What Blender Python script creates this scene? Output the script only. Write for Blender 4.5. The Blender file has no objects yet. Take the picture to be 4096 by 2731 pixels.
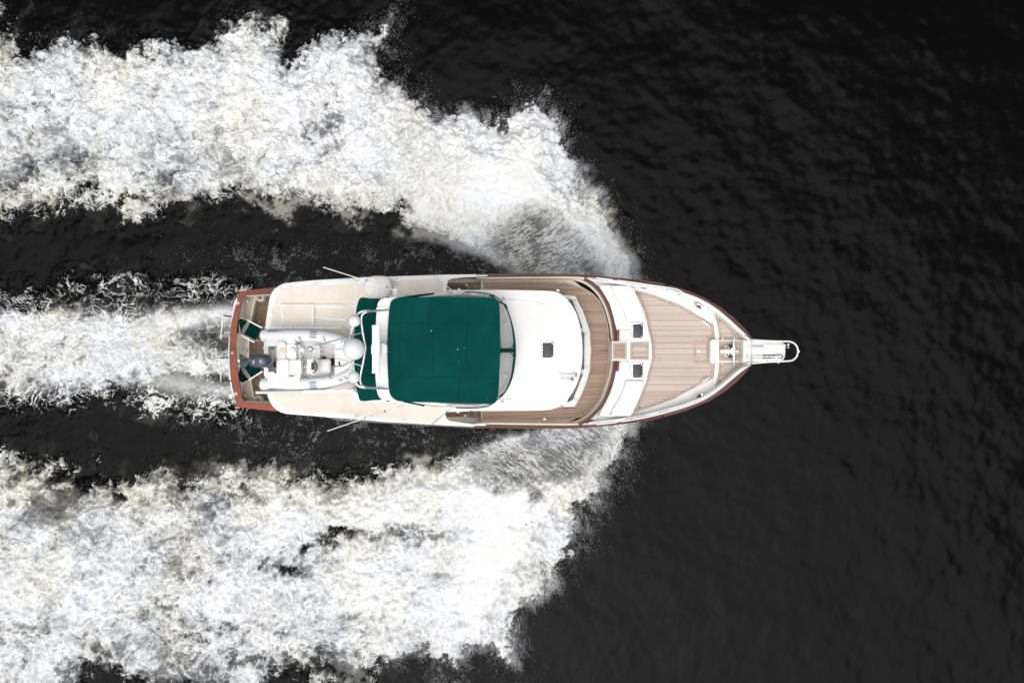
import bpy, bmesh, math, random
import numpy as np
from mathutils import Vector, Matrix
random.seed(7); np.random.seed(7)
R = math.radians
scene = bpy.context.scene
COL = scene.collection

# ------------------------------------------------------------------ camera
CAM_H = 30.0                      # metres above the water, looking straight down
F = 3360.0                        # focal length in pixels of the 4096 px wide photograph
cam_d = bpy.data.cameras.new('drone_camera')
cam_d.sensor_width = 36.0
cam_d.lens = F / 4096 * 36.0
cam_d.clip_start = 0.5
cam_d.clip_end = 6000
cam = bpy.data.objects.new('drone_camera', cam_d)
cam.location = (0, 0, CAM_H)
COL.objects.link(cam)
scene.camera = cam

# ------------------------------------------------------------------ sky and sun
SUN_EL, SUN_AZ = R(70), R(192)    # azimuth from +Y (image top), clockwise
w = bpy.data.worlds.new('World')
scene.world = w
w.use_nodes = True
nt = w.node_tree
for n in list(nt.nodes): nt.nodes.remove(n)
sky = nt.nodes.new('ShaderNodeTexSky')
sky.sky_type = 'NISHITA'
sky.sun_disc = False
sky.sun_elevation = SUN_EL
sky.sun_rotation = SUN_AZ
sky.air_density = 1.0
sky.dust_density = 3.0
sky.ozone_density = 1.0
hs = nt.nodes.new('ShaderNodeHueSaturation')       # cloud veil: the sky loses its blue
hs.inputs['Saturation'].default_value = 0.10
bg = nt.nodes.new('ShaderNodeBackground')
bg.inputs['Strength'].default_value = 0.07
wo = nt.nodes.new('ShaderNodeOutputWorld')
nt.links.new(sky.outputs[0], hs.inputs['Color'])
nt.links.new(hs.outputs[0], bg.inputs['Color'])
nt.links.new(bg.outputs[0], wo.inputs['Surface'])

sun_d = bpy.data.lights.new('sun', 'SUN')
sun_d.energy = 2.0
sun_d.angle = R(76)
sun_d.color = (1.0, 0.985, 0.96)
sun = bpy.data.objects.new('sun', sun_d)
sdir = Vector((math.sin(SUN_AZ) * math.cos(SUN_EL), math.cos(SUN_AZ) * math.cos(SUN_EL), math.sin(SUN_EL)))
sun.rotation_euler = sdir.to_track_quat('Z', 'Y').to_euler()
sun.location = sdir * 60
COL.objects.link(sun)

vs = scene.view_settings
vs.view_transform = 'Standard'
vs.look = 'None'
vs.exposure = 0.47
vs.gamma = 1.0
vs.use_curve_mapping = False
scene.cycles.max_bounces = 8
scene.cycles.transparent_max_bounces = 12

# ------------------------------------------------------------------ measuring helpers
def W(px, py, z=0.0):
    """point of the place seen at photograph pixel (px, py) that lies z metres above the water"""
    k = (CAM_H - z) / F
    return Vector(((px - 2048) * k, (1365.5 - py) * k, z))
S = 2.2723
def A(x, y): return (850 + x / S, 1050 + y / S)
def B(x, y): return (1350 + x / S, 1050 + y / S)
def C(x, y): return (1950 + x / S, 1050 + y / S)
def D(x, y): return (2550 + x / S, 1050 + y / S)
def V(x, y): return (x * 1.74150, y * 1.74150)
def mp(fn, pts): return [fn(*p) for p in pts]

# ------------------------------------------------------------------ material helpers
def new_mat(name):
    m = bpy.data.materials.new(name)
    m.use_nodes = True
    t = m.node_tree
    for n in list(t.nodes): t.nodes.remove(n)
    out = t.nodes.new('ShaderNodeOutputMaterial')
    b = t.nodes.new('ShaderNodeBsdfPrincipled')
    t.links.new(b.outputs[0], out.inputs['Surface'])
    return m, t, b, out
def mix_rgb(t, fac, a, b_, mode='MIX'):
    n = t.nodes.new('ShaderNodeMix'); n.data_type = 'RGBA'; n.blend_type = mode
    for sock, v in ((n.inputs[0], fac), (n.inputs[6], a), (n.inputs[7], b_)):
        if hasattr(v, 'is_output'): t.links.new(v, sock)
        elif isinstance(v, (int, float)): sock.default_value = v
        else: sock.default_value = (*v, 1)
    return n.outputs[2]
def math_n(t, op, a, b_=None, c=None, clamp=False):
    n = t.nodes.new('ShaderNodeMath'); n.operation = op; n.use_clamp = clamp
    for i, v in enumerate((a, b_, c)):
        if v is None: continue
        if hasattr(v, 'is_output'): t.links.new(v, n.inputs[i])
        else: n.inputs[i].default_value = v
    return n.outputs[0]
def smooth(t, v, lo, hi, a=0.0, b_=1.0):
    n = t.nodes.new('ShaderNodeMapRange'); n.interpolation_type = 'SMOOTHSTEP'
    for sock, x in zip(n.inputs[:5], (v, lo, hi, a, b_)):
        if hasattr(x, 'is_output'): t.links.new(x, sock)
        else: sock.default_value = x
    return n.outputs[0]
def attr(t, name):
    n = t.nodes.new('ShaderNodeAttribute'); n.attribute_name = name
    return n
def noise(t, vec, scale, detail=4, rough=.55, dist=0.0, typ='FBM', out='Fac'):
    n = t.nodes.new('ShaderNodeTexNoise'); n.noise_type = typ
    n.inputs['Scale'].default_value = scale; n.inputs['Detail'].default_value = detail
    n.inputs['Roughness'].default_value = rough; n.inputs['Distortion'].default_value = dist
    if vec is not None: t.links.new(vec, n.inputs['Vector'])
    return n.outputs[out]
def vmath(t, op, a, b_=None, scale=None):
    n = t.nodes.new('ShaderNodeVectorMath'); n.operation = op
    for i, v in enumerate((a, b_)):
        if v is None: continue
        if hasattr(v, 'is_output'): t.links.new(v, n.inputs[i])
        else: n.inputs[i].default_value = v
    if scale is not None: n.inputs['Scale'].default_value = scale
    return n.outputs[0]
def tag(o, label=None, cat=None, group=None, kind=None):
    if label: o['label'] = label
    if cat: o['category'] = cat
    if group: o['group'] = group
    if kind: o['kind'] = kind
    return o
# ================================================================== WATER AND WAKE
def poly_sd(X, Y, poly):
    """signed distance (positive inside) from grid points to a polygon, in the polygon's units"""
    p = np.array(poly, float); n = len(p)
    d2 = np.full(X.shape, 1e18); inside = np.zeros(X.shape, bool)
    for i in range(n):
        ax, ay = p[i]; bx, by = p[(i + 1) % n]
        ex, ey = bx - ax, by - ay
        wx, wy = X - ax, Y - ay
        tt = np.clip((wx * ex + wy * ey) / (ex * ex + ey * ey + 1e-9), 0, 1)
        dx, dy = wx - ex * tt, wy - ey * tt
        d2 = np.minimum(d2, dx * dx + dy * dy)
        c = (ay > Y) != (by > Y)
        xx = ex * (Y - ay) / (ey if abs(ey) > 1e-9 else 1e-9) + ax
        inside ^= (c & (X < xx))
    d = np.sqrt(d2)
    return np.where(inside, d, -d)
def sstep(a, b_, x):
    t_ = np.clip((x - a) / (b_ - a), 0, 1)
    return t_ * t_ * (3 - 2 * t_)
NS = 1024
def spectral(beta, seed, lo=2, hi=400, ridged=False):
    """tileable unit noise field, power-law spectrum"""
    rs = np.random.RandomState(seed)
    f = np.fft.fftn(rs.randn(NS, NS))
    kx = np.fft.fftfreq(NS) * NS
    k = np.hypot(kx[:, None], kx[None, :]); k[0, 0] = 1
    f *= np.where((k >= lo) & (k < hi), k ** (-beta / 2.0), 0)
    g = np.real(np.fft.ifftn(f)); g -= g.mean(); g /= g.std()
    return g
def samp(field, X, Y, period):
    """bilinear lookup of a tileable field with the given period in metres"""
    u = (X / period * NS) % NS; v = (Y / period * NS) % NS
    i = np.floor(u).astype(int); j = np.floor(v).astype(int)
    fu = u - i; fv = v - j
    i %= NS; j %= NS; i1 = (i + 1) % NS; j1 = (j + 1) % NS
    return (field[j, i] * (1 - fu) * (1 - fv) + field[j, i1] * fu * (1 - fv)
            + field[j1, i] * (1 - fu) * fv + field[j1, i1] * fu * fv)
N1 = spectral(2.6, 1); N2 = spectral(2.6, 2); N3 = spectral(2.2, 3); N4 = spectral(3.2, 4)
L1 = spectral(2.6, 1, hi=36); L2 = spectral(2.6, 2, hi=36)

# outlines of the foam, measured in the photograph (view pixels), laid on the water in metres
def wpoly(pts, z=0.15): return [tuple(W(*V(x, y), z)[:2]) for x, y in pts]
PORT = wpoly([(-90,0),(10,22),(40,60),(75,105),(110,72),(150,48),(200,45),(250,68),(285,98),(330,88),(380,95),(430,100),(470,80),
  (520,50),(570,36),(630,48),(672,80),(686,140),(700,118),(735,88),(780,62),(840,42),(915,36),(893,90),(902,150),(925,195),(960,222),(1010,240),
  (1060,262),(1105,292),(1125,280),(1165,248),(1230,238),(1278,262),(1292,310),(1278,345),(1318,395),(1355,445),(1388,500),
  (1420,550),(1448,590),(1462,640),(1460,700),(1300,700),(1215,640),(1150,600),(1100,575),(1040,552),(960,535),(880,520),(800,502),(720,495),
  (640,482),(560,468),(480,478),(400,498),(300,505),(200,488),(100,498),(0,515),(-90,520)])
STAR = wpoly([(-90,1045),(60,1038),(120,1052),(200,1062),(260,1085),(330,1092),(380,1080),(420,1102),(460,1085),(500,1072),(560,1092),(640,1082),
  (700,1078),(760,1085),(840,1072),(900,1066),(1000,1052),(1080,1030),(1150,1005),(1235,985),(1330,940),(1470,930),
  (1452,985),(1436,1030),(1400,1085),(1378,1130),(1345,1190),(1312,1240),(1306,1290),(1270,1345),(1232,1375),(1210,1400),(1170,1440),
  (1176,1518),(1120,1492),(1085,1478),(1040,1492),(1012,1575),(992,1510),(955,1470),(925,1495),(885,1535),(868,1580),(820,1600),(760,1595),
  (700,1600),(640,1575),(590,1600),(540,1610),(460,1600),(330,1600),(270,1580),(215,1560),(180,1610),(110,1630),(60,1620),(0,1630),(-90,1640)])
CENT = wpoly([(660,632),(540,640),(430,628),(330,622),(200,628),(60,638),(-90,645),(-90,965),(60,955),(200,942),(330,942),(430,962),
  (540,968),(660,972),(640,800)])

# thin places: (x, y, rx, ry, depth) view pixels
GAPS = [(765,252,20,9,.6),(800,325,70,22,.30),(740,318,60,18,.2),(660,400,60,22,.25),(575,478,46,16,.62),(610,462,60,20,.5),(690,478,60,14,.45),
  (400,405,50,20,.38),(300,440,30,18,.42),(180,410,22,18,.45),(60,395,60,20,.28),(130,250,60,20,.25),(240,160,50,18,.2),(370,185,26,14,.28),
  (500,225,60,14,.15),(560,590,30,20,.2),(660,130,40,14,.3),(30,130,30,20,.3),(845,110,30,12,.18),(920,315,22,10,.22),(1270,322,26,8,.25),
  (60,60,50,30,.15),(200,85,60,16,.16),(600,90,70,20,.14),(420,118,90,12,.2),
  (765,1258,60,26,.6),(835,1245,40,14,.42),(640,1318,34,22,.45),(700,1320,70,18,.35),(500,1305,50,18,.3),(690,1120,18,60,.35),(480,1135,46,18,.42),
  (240,1110,40,26,.5),(150,1090,70,26,.25),(60,1080,70,26,.22),(165,1150,50,30,.2),(60,1180,60,40,.15),(960,1245,60,16,.38),(1030,1300,80,36,.28),
  (900,1220,40,12,.25),(380,1390,60,24,.3),(430,1400,40,14,.3),(320,1300,60,30,.28),(560,1430,80,14,.3),(440,1455,60,18,.3),(220,1450,90,26,.2),(60,1430,60,30,.14),
  (560,1520,120,22,.26),(760,1510,110,26,.28),(250,1520,60,18,.3),(960,1400,60,20,.2),(860,1420,50,22,.3),(1255,1215,22,8,.4),(1080,1240,90,16,.22)]
# solid, over-bright places
CORES = [(1150,300,130,60,.35),(1250,430,120,90,.5),(1050,400,160,70,.35),(1000,470,150,40,.4),(800,400,120,40,.3),(600,330,160,50,.15),(900,300,90,50,.3),
  (1200,1180,120,80,.55),(1000,1130,150,50,.5),(850,1180,120,50,.45),(1150,1330,110,80,.35),(900,1350,120,60,.25),(1340,600,50,120,.3),(1400,1050,30,90,.3),
  (700,1210,90,26,.4),(520,1200,120,30,.2),(1100,1260,90,60,.3)]
def px_ellipse(X, Y, e):
    x, y, rx, ry, a = e
    c = W(*V(x, y), 0.15); k = 1.7415 * 29.85 / F
    return a * np.exp(-(((X - c.x) / (rx * k * 1.05)) ** 2 + ((Y - c.y) / (ry * k * 1.15)) ** 2))

def calm_side(X, Y):
    """the outline distance without its fine raggedness"""
    wx = X + .2 * samp(L1, X, Y, 19); wy = Y + .2 * samp(L2, X, Y, 19)
    return np.maximum(poly_sd(wx, wy, PORT), poly_sd(wx, wy, STAR)), poly_sd(wx, wy, CENT)
def wake_fields(X, Y):
    """density (foam cover), aeration (milky water), fan weight, height, at world X, Y"""
    # turbulent displacement of the outlines
    xv = (X * F / 29.85 + 2048) / 1.7415; yv = (1365.5 - Y * F / 29.85) / 1.7415
    calm = 1 - .8 * sstep(780, 980, xv) * sstep(440, 520, yv) * sstep(1120, 1060, yv)
    wx = X + calm * (.24 * samp(N1, X, Y, 19) + .10 * samp(N3, X, Y, 5.3))
    wy = Y + calm * (.24 * samp(N2, X, Y, 19) + .10 * samp(N3, X + 7, Y + 3, 5.3))
    gx = X + .5 * samp(N2, X + 3, Y, 15); gy = Y + .35 * samp(N1, X, Y + 5, 15)
    big = samp(N4, X, Y, 31); mid = samp(N1, X + 11, Y + 4, 13)
    sp = poly_sd(wx, wy, PORT); ss = poly_sd(wx, wy, STAR); sc_ = poly_sd(wx, wy, CENT)
    side = np.maximum(sp, ss)
    xv = (X * F / 29.85 + 2048) / 1.7415; yv = (1365.5 - Y * F / 29.85) / 1.7415
    front = sstep(820, 1180, xv)                            # 0 behind, 1 at the thrown bow sheet
    ramp_out = 1.1 - .78 * front                            # foam builds up faster on the thrown edge
    dens = sstep(-.12, 1, side / np.maximum(ramp_out, .2)) * .30 + .36 * sstep(-.05, .18, side)
    dens += (.06 * big + .10 * mid) * (1 - .4 * front) * sstep(0, .5, side)
    dens += .14 * front * sstep(0, .5, side)
    g = np.zeros_like(X)
    for e in GAPS: g += 1.25 * px_ellipse(gx, gy, e)
    for e in CORES: g -= .55 * px_ellipse(gx, gy, e)
    dens = dens - g * sstep(0, .3, side)
    lacez = sstep(250, 110, yv) * sstep(820, 600, xv) + sstep(1400, 1500, yv) * sstep(1000, 700, xv) + .7 * sstep(1230, 1100, yv) * (yv > 1000) * sstep(420, 200, xv) + .5 * sstep(400, 470, yv) * (yv < 560) * sstep(800, 500, xv)
    lacez = np.clip(lacez, 0, 1)
    dens = dens - .13 * lacez - .01 * (1 - lacez)
    # thin glassy sheets thrown off the bow, seen as a fan of threads
    fan = np.zeros_like(X)
    fan_p = wpoly([(1085,570),(1120,545),(1170,505),(1235,478),(1300,500),(1345,560),(1385,620),(1400,680),(1240,680),(1180,610),(1120,590)])
    fan_s = wpoly([(1060,1045),(1110,1030),(1180,1008),(1250,990),(1360,960),(1420,975),(1410,1020),(1375,1060),(1330,1095),(1240,1120),(1160,1110),(1110,1090)])
    fan = sstep(-.45, .45, np.maximum(poly_sd(wx, wy, fan_p), poly_sd(wx, wy, fan_s)))
    dens = dens * (1 - fan) + fan * .60
    aer = sstep(-.25, 1.0, side) * 1.0 + .12 * big - 1.3 * np.clip(g, 0, 1) - .28 * lacez
    # milky green rim on the inner side of the wake
    inner = ((yv > 430) & (yv < 640)) | ((yv > 970) & (yv < 1120))
    rim = np.exp(-((side + .05) / .32) ** 2) * inner * sstep(-.2, .8, big + .8) * sstep(330, 640, xv)
    aer = np.maximum(aer, rim * .8)
    aer = (aer * (1 - fan) + fan * (.30 + .10 * mid)) * sstep(-.5, .05, side)
    # propeller wash
    ax = np.abs(yv - (800 + 6 * big)) / 1.0
    left = sstep(560, 120, xv)
    c1 = np.exp(-((yv - (745 + 8 * mid + 24 * left)) / (26 + 26 * left)) ** 2)
    c2 = np.exp(-((yv - (838 + 8 * mid)) / (24 + 26 * left)) ** 2)
    jet1 = np.exp(-((yv - (718 + 40 * sstep(540, 300, xv))) / 18) ** 2) * sstep(250, 420, xv)
    jet2 = np.exp(-((yv - (899 - 30 * sstep(540, 300, xv))) / (16 + 10 * sstep(540, 380, xv))) ** 2) * sstep(260, 440, xv)
    core = np.clip(c1 + c2 + .35 * np.exp(-((yv - 795) / 45) ** 2), 0, 1.15)
    core *= .62 + .38 * sstep(620, 420, xv)
    lace = sstep(0, .9, sc_)
    cd = .33 * sstep(-.1, .5, sc_) + .15 * core * lace + .07 * mid + .04 * big + .13 * left * core
    cd += .06 * np.exp(-((yv - 672) / 22) ** 2) * sstep(300, 520, xv)
    cd += .14 * np.exp(-((yv - 918) / 22) ** 2)
    cd += .16 * np.exp(-((yv - 650) / 26) ** 2) * sstep(320, 540, xv) * sstep(700, 640, xv)
    cd -= .10 * np.exp(-(((yv - 790) / 16) ** 2)) * sstep(330, 500, xv)
    cd *= sstep(-.35, .3, sc_)
    cmask = (yv > 560) & (yv < 1030) & (xv < 680)
    cd = np.where(cmask, cd, 0)
    ca = np.clip((core * .75 * (.75 + .25 * left) + .10 * big * core) * lace, 0, 1)
    ca = np.where(cmask, ca, 0)
    mist = np.where(cmask, np.clip(.95 * jet1 + .72 * jet2, 0, 1) * sstep(600, 520, xv), 0)
    # speckled water alongside the hull
    spk = np.exp(-((yv - 612) / 34) ** 2) * sstep(280, 620, xv) * sstep(1330, 1150, xv)
    spk += np.exp(-((yv - 1000) / 40) ** 2) * sstep(350, 620, xv) * sstep(1330, 1080, xv) * .9
    spk += .5 * np.exp(-((yv - 640) / 30) ** 2) * sstep(900, 1000, xv) * sstep(1330, 1150, xv)
    spk = spk * .40
    return dens, aer, fan, side, cd, ca, mist, sc_, spk, front, big, mid, xv, yv

# ---- water sheet -------------------------------------------------------------
WX0, WX1, WY0, WY1 = -23.0, 23.0, -16.0, 16.0
def grid_axes(step): return np.arange(WX0, WX1 + step / 2, step), np.arange(WY0, WY1 + step / 2, step)
def ripples(X, Y):
    """small wind waves"""
    h = .018 * samp(N4, X * .8 + Y * .35, Y - .2 * X, 23) + .010 * samp(N1, X + .4 * Y, Y * .8 - .3 * X, 9)
    return h
def add_mesh(name, verts, faces, mats, parent=None, smooth_=True):
    me = bpy.data.meshes.new(name)
    nv, nf = len(verts), len(faces)
    me.vertices.add(nv); me.vertices.foreach_set('co', np.asarray(verts, np.float32).ravel())
    k = faces.shape[1]
    me.loops.add(nf * k); me.loops.foreach_set('vertex_index', faces.astype(np.int32).ravel())
    me.polygons.add(nf)
    me.polygons.foreach_set('loop_start', np.arange(0, nf * k, k, dtype=np.int32))
    me.polygons.foreach_set('loop_total', np.full(nf, k, np.int32))
    me.update(calc_edges=True)
    if smooth_: me.polygons.foreach_set('use_smooth', np.ones(nf, bool))
    for m in mats: me.materials.append(m)
    o = bpy.data.objects.new(name, me)
    COL.objects.link(o)
    if parent: o.parent = parent
    return o
def set_attr(o, name, vals):
    a_ = o.data.attributes.new(name, 'FLOAT', 'POINT'); a_.data.foreach_set('value', np.asarray(vals, np.float32).ravel())

# water material: near-black tannin water, mirror of the cloudy sky, milky where air is mixed in
WATER_DEEP = (.0018, .0016, .0018)
MILK = (.40, .395, .285)
m_water, t, b, out = new_mat('dark_river_water')
geo = t.nodes.new('ShaderNodeNewGeometry')
pos = geo.outputs['Position']
warp = noise(t, pos, .35, 3, .5, 0, out='Color')
p2 = vmath(t, 'ADD', pos, vmath(t, 'SCALE', warp, None, 1.4))
sc1 = vmath(t, 'MULTIPLY', p2, (1.0, .8, 1))
n1 = noise(t, sc1, 1.7, 6, .6, .6)
n2 = noise(t, vmath(t, 'MULTIPLY', p2, (.9, 1.3, 1)), 4.5, 4, .6, .8)
hgt = math_n(t, 'ADD', math_n(t, 'MULTIPLY', n1, .07), math_n(t, 'MULTIPLY', n2, .035))
bump = t.nodes.new('ShaderNodeBump'); t.links.new(attr(t, 'wind').outputs['Fac'], bump.inputs['Strength']); bump.inputs['Distance'].default_value = 1.0
t.links.new(hgt, bump.inputs['Height']); t.links.new(bump.outputs[0], b.inputs['Normal'])
aa = attr(t, 'aer').outputs['Fac']
an = noise(t, vmath(t, 'MULTIPLY', pos, (1, 1, 0)), 2.2, 6, .62, .7)
am = math_n(t, 'MULTIPLY', smooth(t, math_n(t, 'ADD', aa, math_n(t, 'MULTIPLY_ADD', an, .6, -.30)), -.05, 1.1), smooth(t, aa, .0, .25))
t.links.new(mix_rgb(t, am, WATER_DEEP, MILK), b.inputs['Base Color'])
b.inputs['IOR'].default_value = 1.333
rg = math_n(t, 'MULTIPLY_ADD', am, .3, .22)
t.links.new(rg, b.inputs['Roughness'])
b.inputs['Specular IOR Level'].default_value = .13

xs, ys = grid_axes(.10)
X, Y = np.meshgrid(xs, ys)
f = wake_fields(X, Y)
dens, aer, fan, side, cd, ca, mist, sc_, spk, front, big, mid, xv, yv = f
edge = np.minimum(np.minimum(X - WX0, WX1 - X), np.minimum(Y - WY0, WY1 - Y))
Z = ripples(X, Y) * sstep(0, 1.5, edge)
sm, cm = calm_side(X, Y)
wake_c = np.maximum(sstep(-.7, -.3, sm), sstep(-.5, -.1, cm) * (xv < 640))
Z = Z - .022 * wake_c * sstep(0, 1, edge)
ny, nx = X.shape
verts = np.stack([X.ravel(), Y.ravel(), Z.ravel()], 1)
idx = np.arange(nx * ny).reshape(ny, nx)
faces = np.stack([idx[:-1, :-1].ravel(), idx[:-1, 1:].ravel(), idx[1:, 1:].ravel(), idx[1:, :-1].ravel()], 1)
# the sheet goes on to the horizon
BIG = 3000.0
ex = np.array([[-BIG,-BIG,0],[BIG,-BIG,0],[BIG,BIG,0],[-BIG,BIG,0]])
nv0 = len(verts)
c00, c10, c11, c01 = idx[0, 0], idx[0, -1], idx[-1, -1], idx[-1, 0]
verts = np.vstack([verts, ex])
faces = np.vstack([faces, [[nv0, nv0 + 1, c10, c00], [nv0 + 1, nv0 + 2, c11, c10], [nv0 + 2, nv0 + 3, c01, c11], [nv0 + 3, nv0, c00, c01]]])
water = add_mesh('water', verts, faces, [m_water])
tag(water, kind='structure')
av = np.zeros(len(verts))
av = np.clip(av, 0, 1)
set_attr(water, 'aer', av)
chan = sstep(1420, 1250, xv) * sstep(440, 520, yv) * sstep(1120, 1050, yv)
set_attr(water, 'wind', np.concatenate([(.125 * (1 - .75 * chan)).ravel(), np.full(4, .125)]))

# ---- foam -------------------------------------------------------------------
m_foam, t, b, out = new_mat('white_water_foam')
geo = t.nodes.new('ShaderNodeNewGeometry')
pos = vmath(t, 'MULTIPLY', geo.outputs['Position'], (1, 1, .6))
dA = attr(t, 'dens').outputs['Fac']; aA = attr(t, 'aer').outputs['Fac']; fA = attr(t, 'fan').outputs['Fac']
mA = attr(t, 'mist').outputs['Fac']; stA = attr(t, 'fuv').outputs['Vector']; frA = attr(t, 'front').outputs['Fac']
# turbulent warp of the lookup
w1 = vmath(t, 'SUBTRACT', noise(t, stA, .8, 2, .5, 0, out='Color'), (.5, .5, .5))
w2 = vmath(t, 'SUBTRACT', noise(t, stA, 3.4, 2, .5, 0, out='Color'), (.5, .5, .5))
q = vmath(t, 'ADD', stA, vmath(t, 'SCALE', w1, None, 1.9))
q = vmath(t, 'ADD', q, vmath(t, 'SCALE', w2, None, .26))
def ridge(vec, scale, detail=5, rough=.6, sharp=4.2):
    """thin bright threads: 1 - |signed fbm|"""
    nn = noise(t, vec, scale, detail, rough)
    r_ = math_n(t, 'ABSOLUTE', math_n(t, 'SUBTRACT', nn, .5))
    return math_n(t, 'SUBTRACT', 1.0, math_n(t, 'MULTIPLY', r_, sharp), clamp=True)
r1 = ridge(q, 1.35, 3, .55, 7.0)
r2 = ridge(vmath(t, 'ADD', q, (5.2, 1.7, 0)), 3.4, 2.5, .55, 5.5)
r3 = ridge(vmath(t, 'ADD', q, (1.2, 8.7, 0)), 8.0, 2, .55, 4.4)
clump = noise(t, q, 1.05, 6, .62, .4)
pit = noise(t, vmath(t, 'ADD', q, (9.2, 3.7, 0)), 3.4, 4, .6, .3)
grain = noise(t, stA, 26, 4, .7, .4)
g0 = math_n(t, 'SUBTRACT', grain, .5)
cl0 = math_n(t, 'SUBTRACT', clump, .5)
Dd = math_n(t, 'MULTIPLY_ADD', cl0, 1.0, dA)
def pw(x, e, k): return math_n(t, 'MULTIPLY', math_n(t, 'POWER', x, e), k)
Rr = math_n(t, 'MAXIMUM', math_n(t, 'MAXIMUM', math_n(t, 'MULTIPLY', pw(r1, 1.6, 1.0), math_n(t, 'MULTIPLY_ADD', frA, -.5, 1.0)), pw(r2, 1.5, .95)), math_n(t, 'MULTIPLY', pw(r3, 1.4, 1.0), math_n(t, 'MULTIPLY_ADD', frA, .35, .68)))
thr = math_n(t, 'MULTIPLY_ADD', Dd, -.66, .97)
Fm = smooth(t, math_n(t, 'MULTIPLY_ADD', g0, .16, Rr), thr, math_n(t, 'ADD', thr, .36))
Sd = smooth(t, math_n(t, 'ADD', math_n(t, 'MULTIPLY', g0, math_n(t, 'MULTIPLY_ADD', frA, 1.0, .5)), math_n(t, 'MULTIPLY_ADD', math_n(t, 'SUBTRACT', pit, .5), .8, Dd)), .86, 1.22)
cover = math_n(t, 'MAXIMUM', math_n(t, 'MULTIPLY', Fm, .92), Sd)
body = smooth(t, math_n(t, 'MULTIPLY_ADD', g0, .25, math_n(t, 'MULTIPLY_ADD', math_n(t, 'SUBTRACT', pit, .5), 1.6, Dd)), .06, .62)
v = math_n(t, 'MULTIPLY_ADD', Rr, .5, math_n(t, 'MULTIPLY_ADD', clump, .8, math_n(t, 'MULTIPLY', grain, .35)))
# fan of threads on the thrown sheet
fu = attr(t, 'fan_uv').outputs['Vector']
fw = vmath(t, 'SUBTRACT', noise(t, fu, 1.6, 3, .6, 0, out='Color'), (.5, .5, .5))
fq = vmath(t, 'ADD', fu, vmath(t, 'SCALE', fw, None, .55))
fr1 = ridge(fq, 4.4, 3, .55, 6.0)
fr2 = ridge(vmath(t, 'ADD', fq, (3.3, 4.4, 0)), 9.5, 3, .6, 5.0)
fv = math_n(t, 'MAXIMUM', math_n(t, 'MULTIPLY', math_n(t, 'POWER', fr1, 2.6), 1.1), math_n(t, 'MULTIPLY', math_n(t, 'POWER', fr2, 2.6), .8))
fv = math_n(t, 'MULTIPLY', fv, smooth(t, noise(t, stA, .9, 3, .6), .28, .6, .35, 1))
fcov = smooth(t, fv, .22, .85, 0, .66)
fmix = t.nodes.new('ShaderNodeMix'); fmix.data_type = 'FLOAT'
t.links.new(fA, fmix.inputs[0]); t.links.new(cover, fmix.inputs[2]); t.links.new(fcov, fmix.inputs[3])
cover = fmix.outputs[0]
# soft mist-like cover
mn = noise(t, vmath(t, 'MULTIPLY', pos, (.5, 1, 1)), 1.3, 4, .55, .5)
mcov = math_n(t, 'MULTIPLY', mA, smooth(t, mn, .2, .75, .45, 1))
cover = math_n(t, 'MAXIMUM', cover, mcov)
cover = math_n(t, 'MULTIPLY', cover, smooth(t, dA, .02, .16))
# colour
nofan = math_n(t, 'SUBTRACT', 1.0, fA)
amb = math_n(t, 'MULTIPLY', smooth(t, math_n(t, 'ADD', aA, math_n(t, 'MULTIPLY', cl0, .8)), .0, .9), .5)
am = math_n(t, 'MAXIMUM', amb, math_n(t, 'MULTIPLY', body, math_n(t, 'MULTIPLY', nofan, smooth(t, aA, .05, .5))))
fmx = t.nodes.new('ShaderNodeMix'); fmx.data_type = 'FLOAT'
t.links.new(fA, fmx.inputs[0]); t.links.new(am, fmx.inputs[2]); t.links.new(math_n(t, 'MULTIPLY', aA, .62), fmx.inputs[3])
am = fmx.outputs[0]
tint = noise(t, stA, .45, 3, .5)
inn = attr(t, 'inner').outputs['Fac']
milk = mix_rgb(t, smooth(t, math_n(t, 'MULTIPLY_ADD', inn, .32, tint), .42, .80), (.56, .57, .60), (.57, .565, .485))
under = mix_rgb(t, am, WATER_DEEP, milk)
whitec = mix_rgb(t, smooth(t, tint, .3, .7), (.80, .81, .85), (.79, .79, .76))
colr = mix_rgb(t, cover, under, whitec)
t.links.new(colr, b.inputs['Base Color'])
rg = math_n(t, 'MULTIPLY_ADD', cover, .5, .22)
t.links.new(rg, b.inputs['Roughness'])
b.inputs['Specular IOR Level'].default_value = .13
b.inputs['IOR'].default_value = 1.333
bump = t.nodes.new('ShaderNodeBump'); bump.inputs['Strength'].default_value = .3; bump.inputs['Distance'].default_value = .05
t.links.new(math_n(t, 'MULTIPLY', math_n(t, 'ADD', v, math_n(t, 'MULTIPLY', cover, .3)), math_n(t, 'MULTIPLY', smooth(t, dA, .12, .45), math_n(t, 'MULTIPLY_ADD', frA, -.6, 1.0))), bump.inputs['Height']); t.links.new(bump.outputs[0], b.inputs['Normal'])

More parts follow.
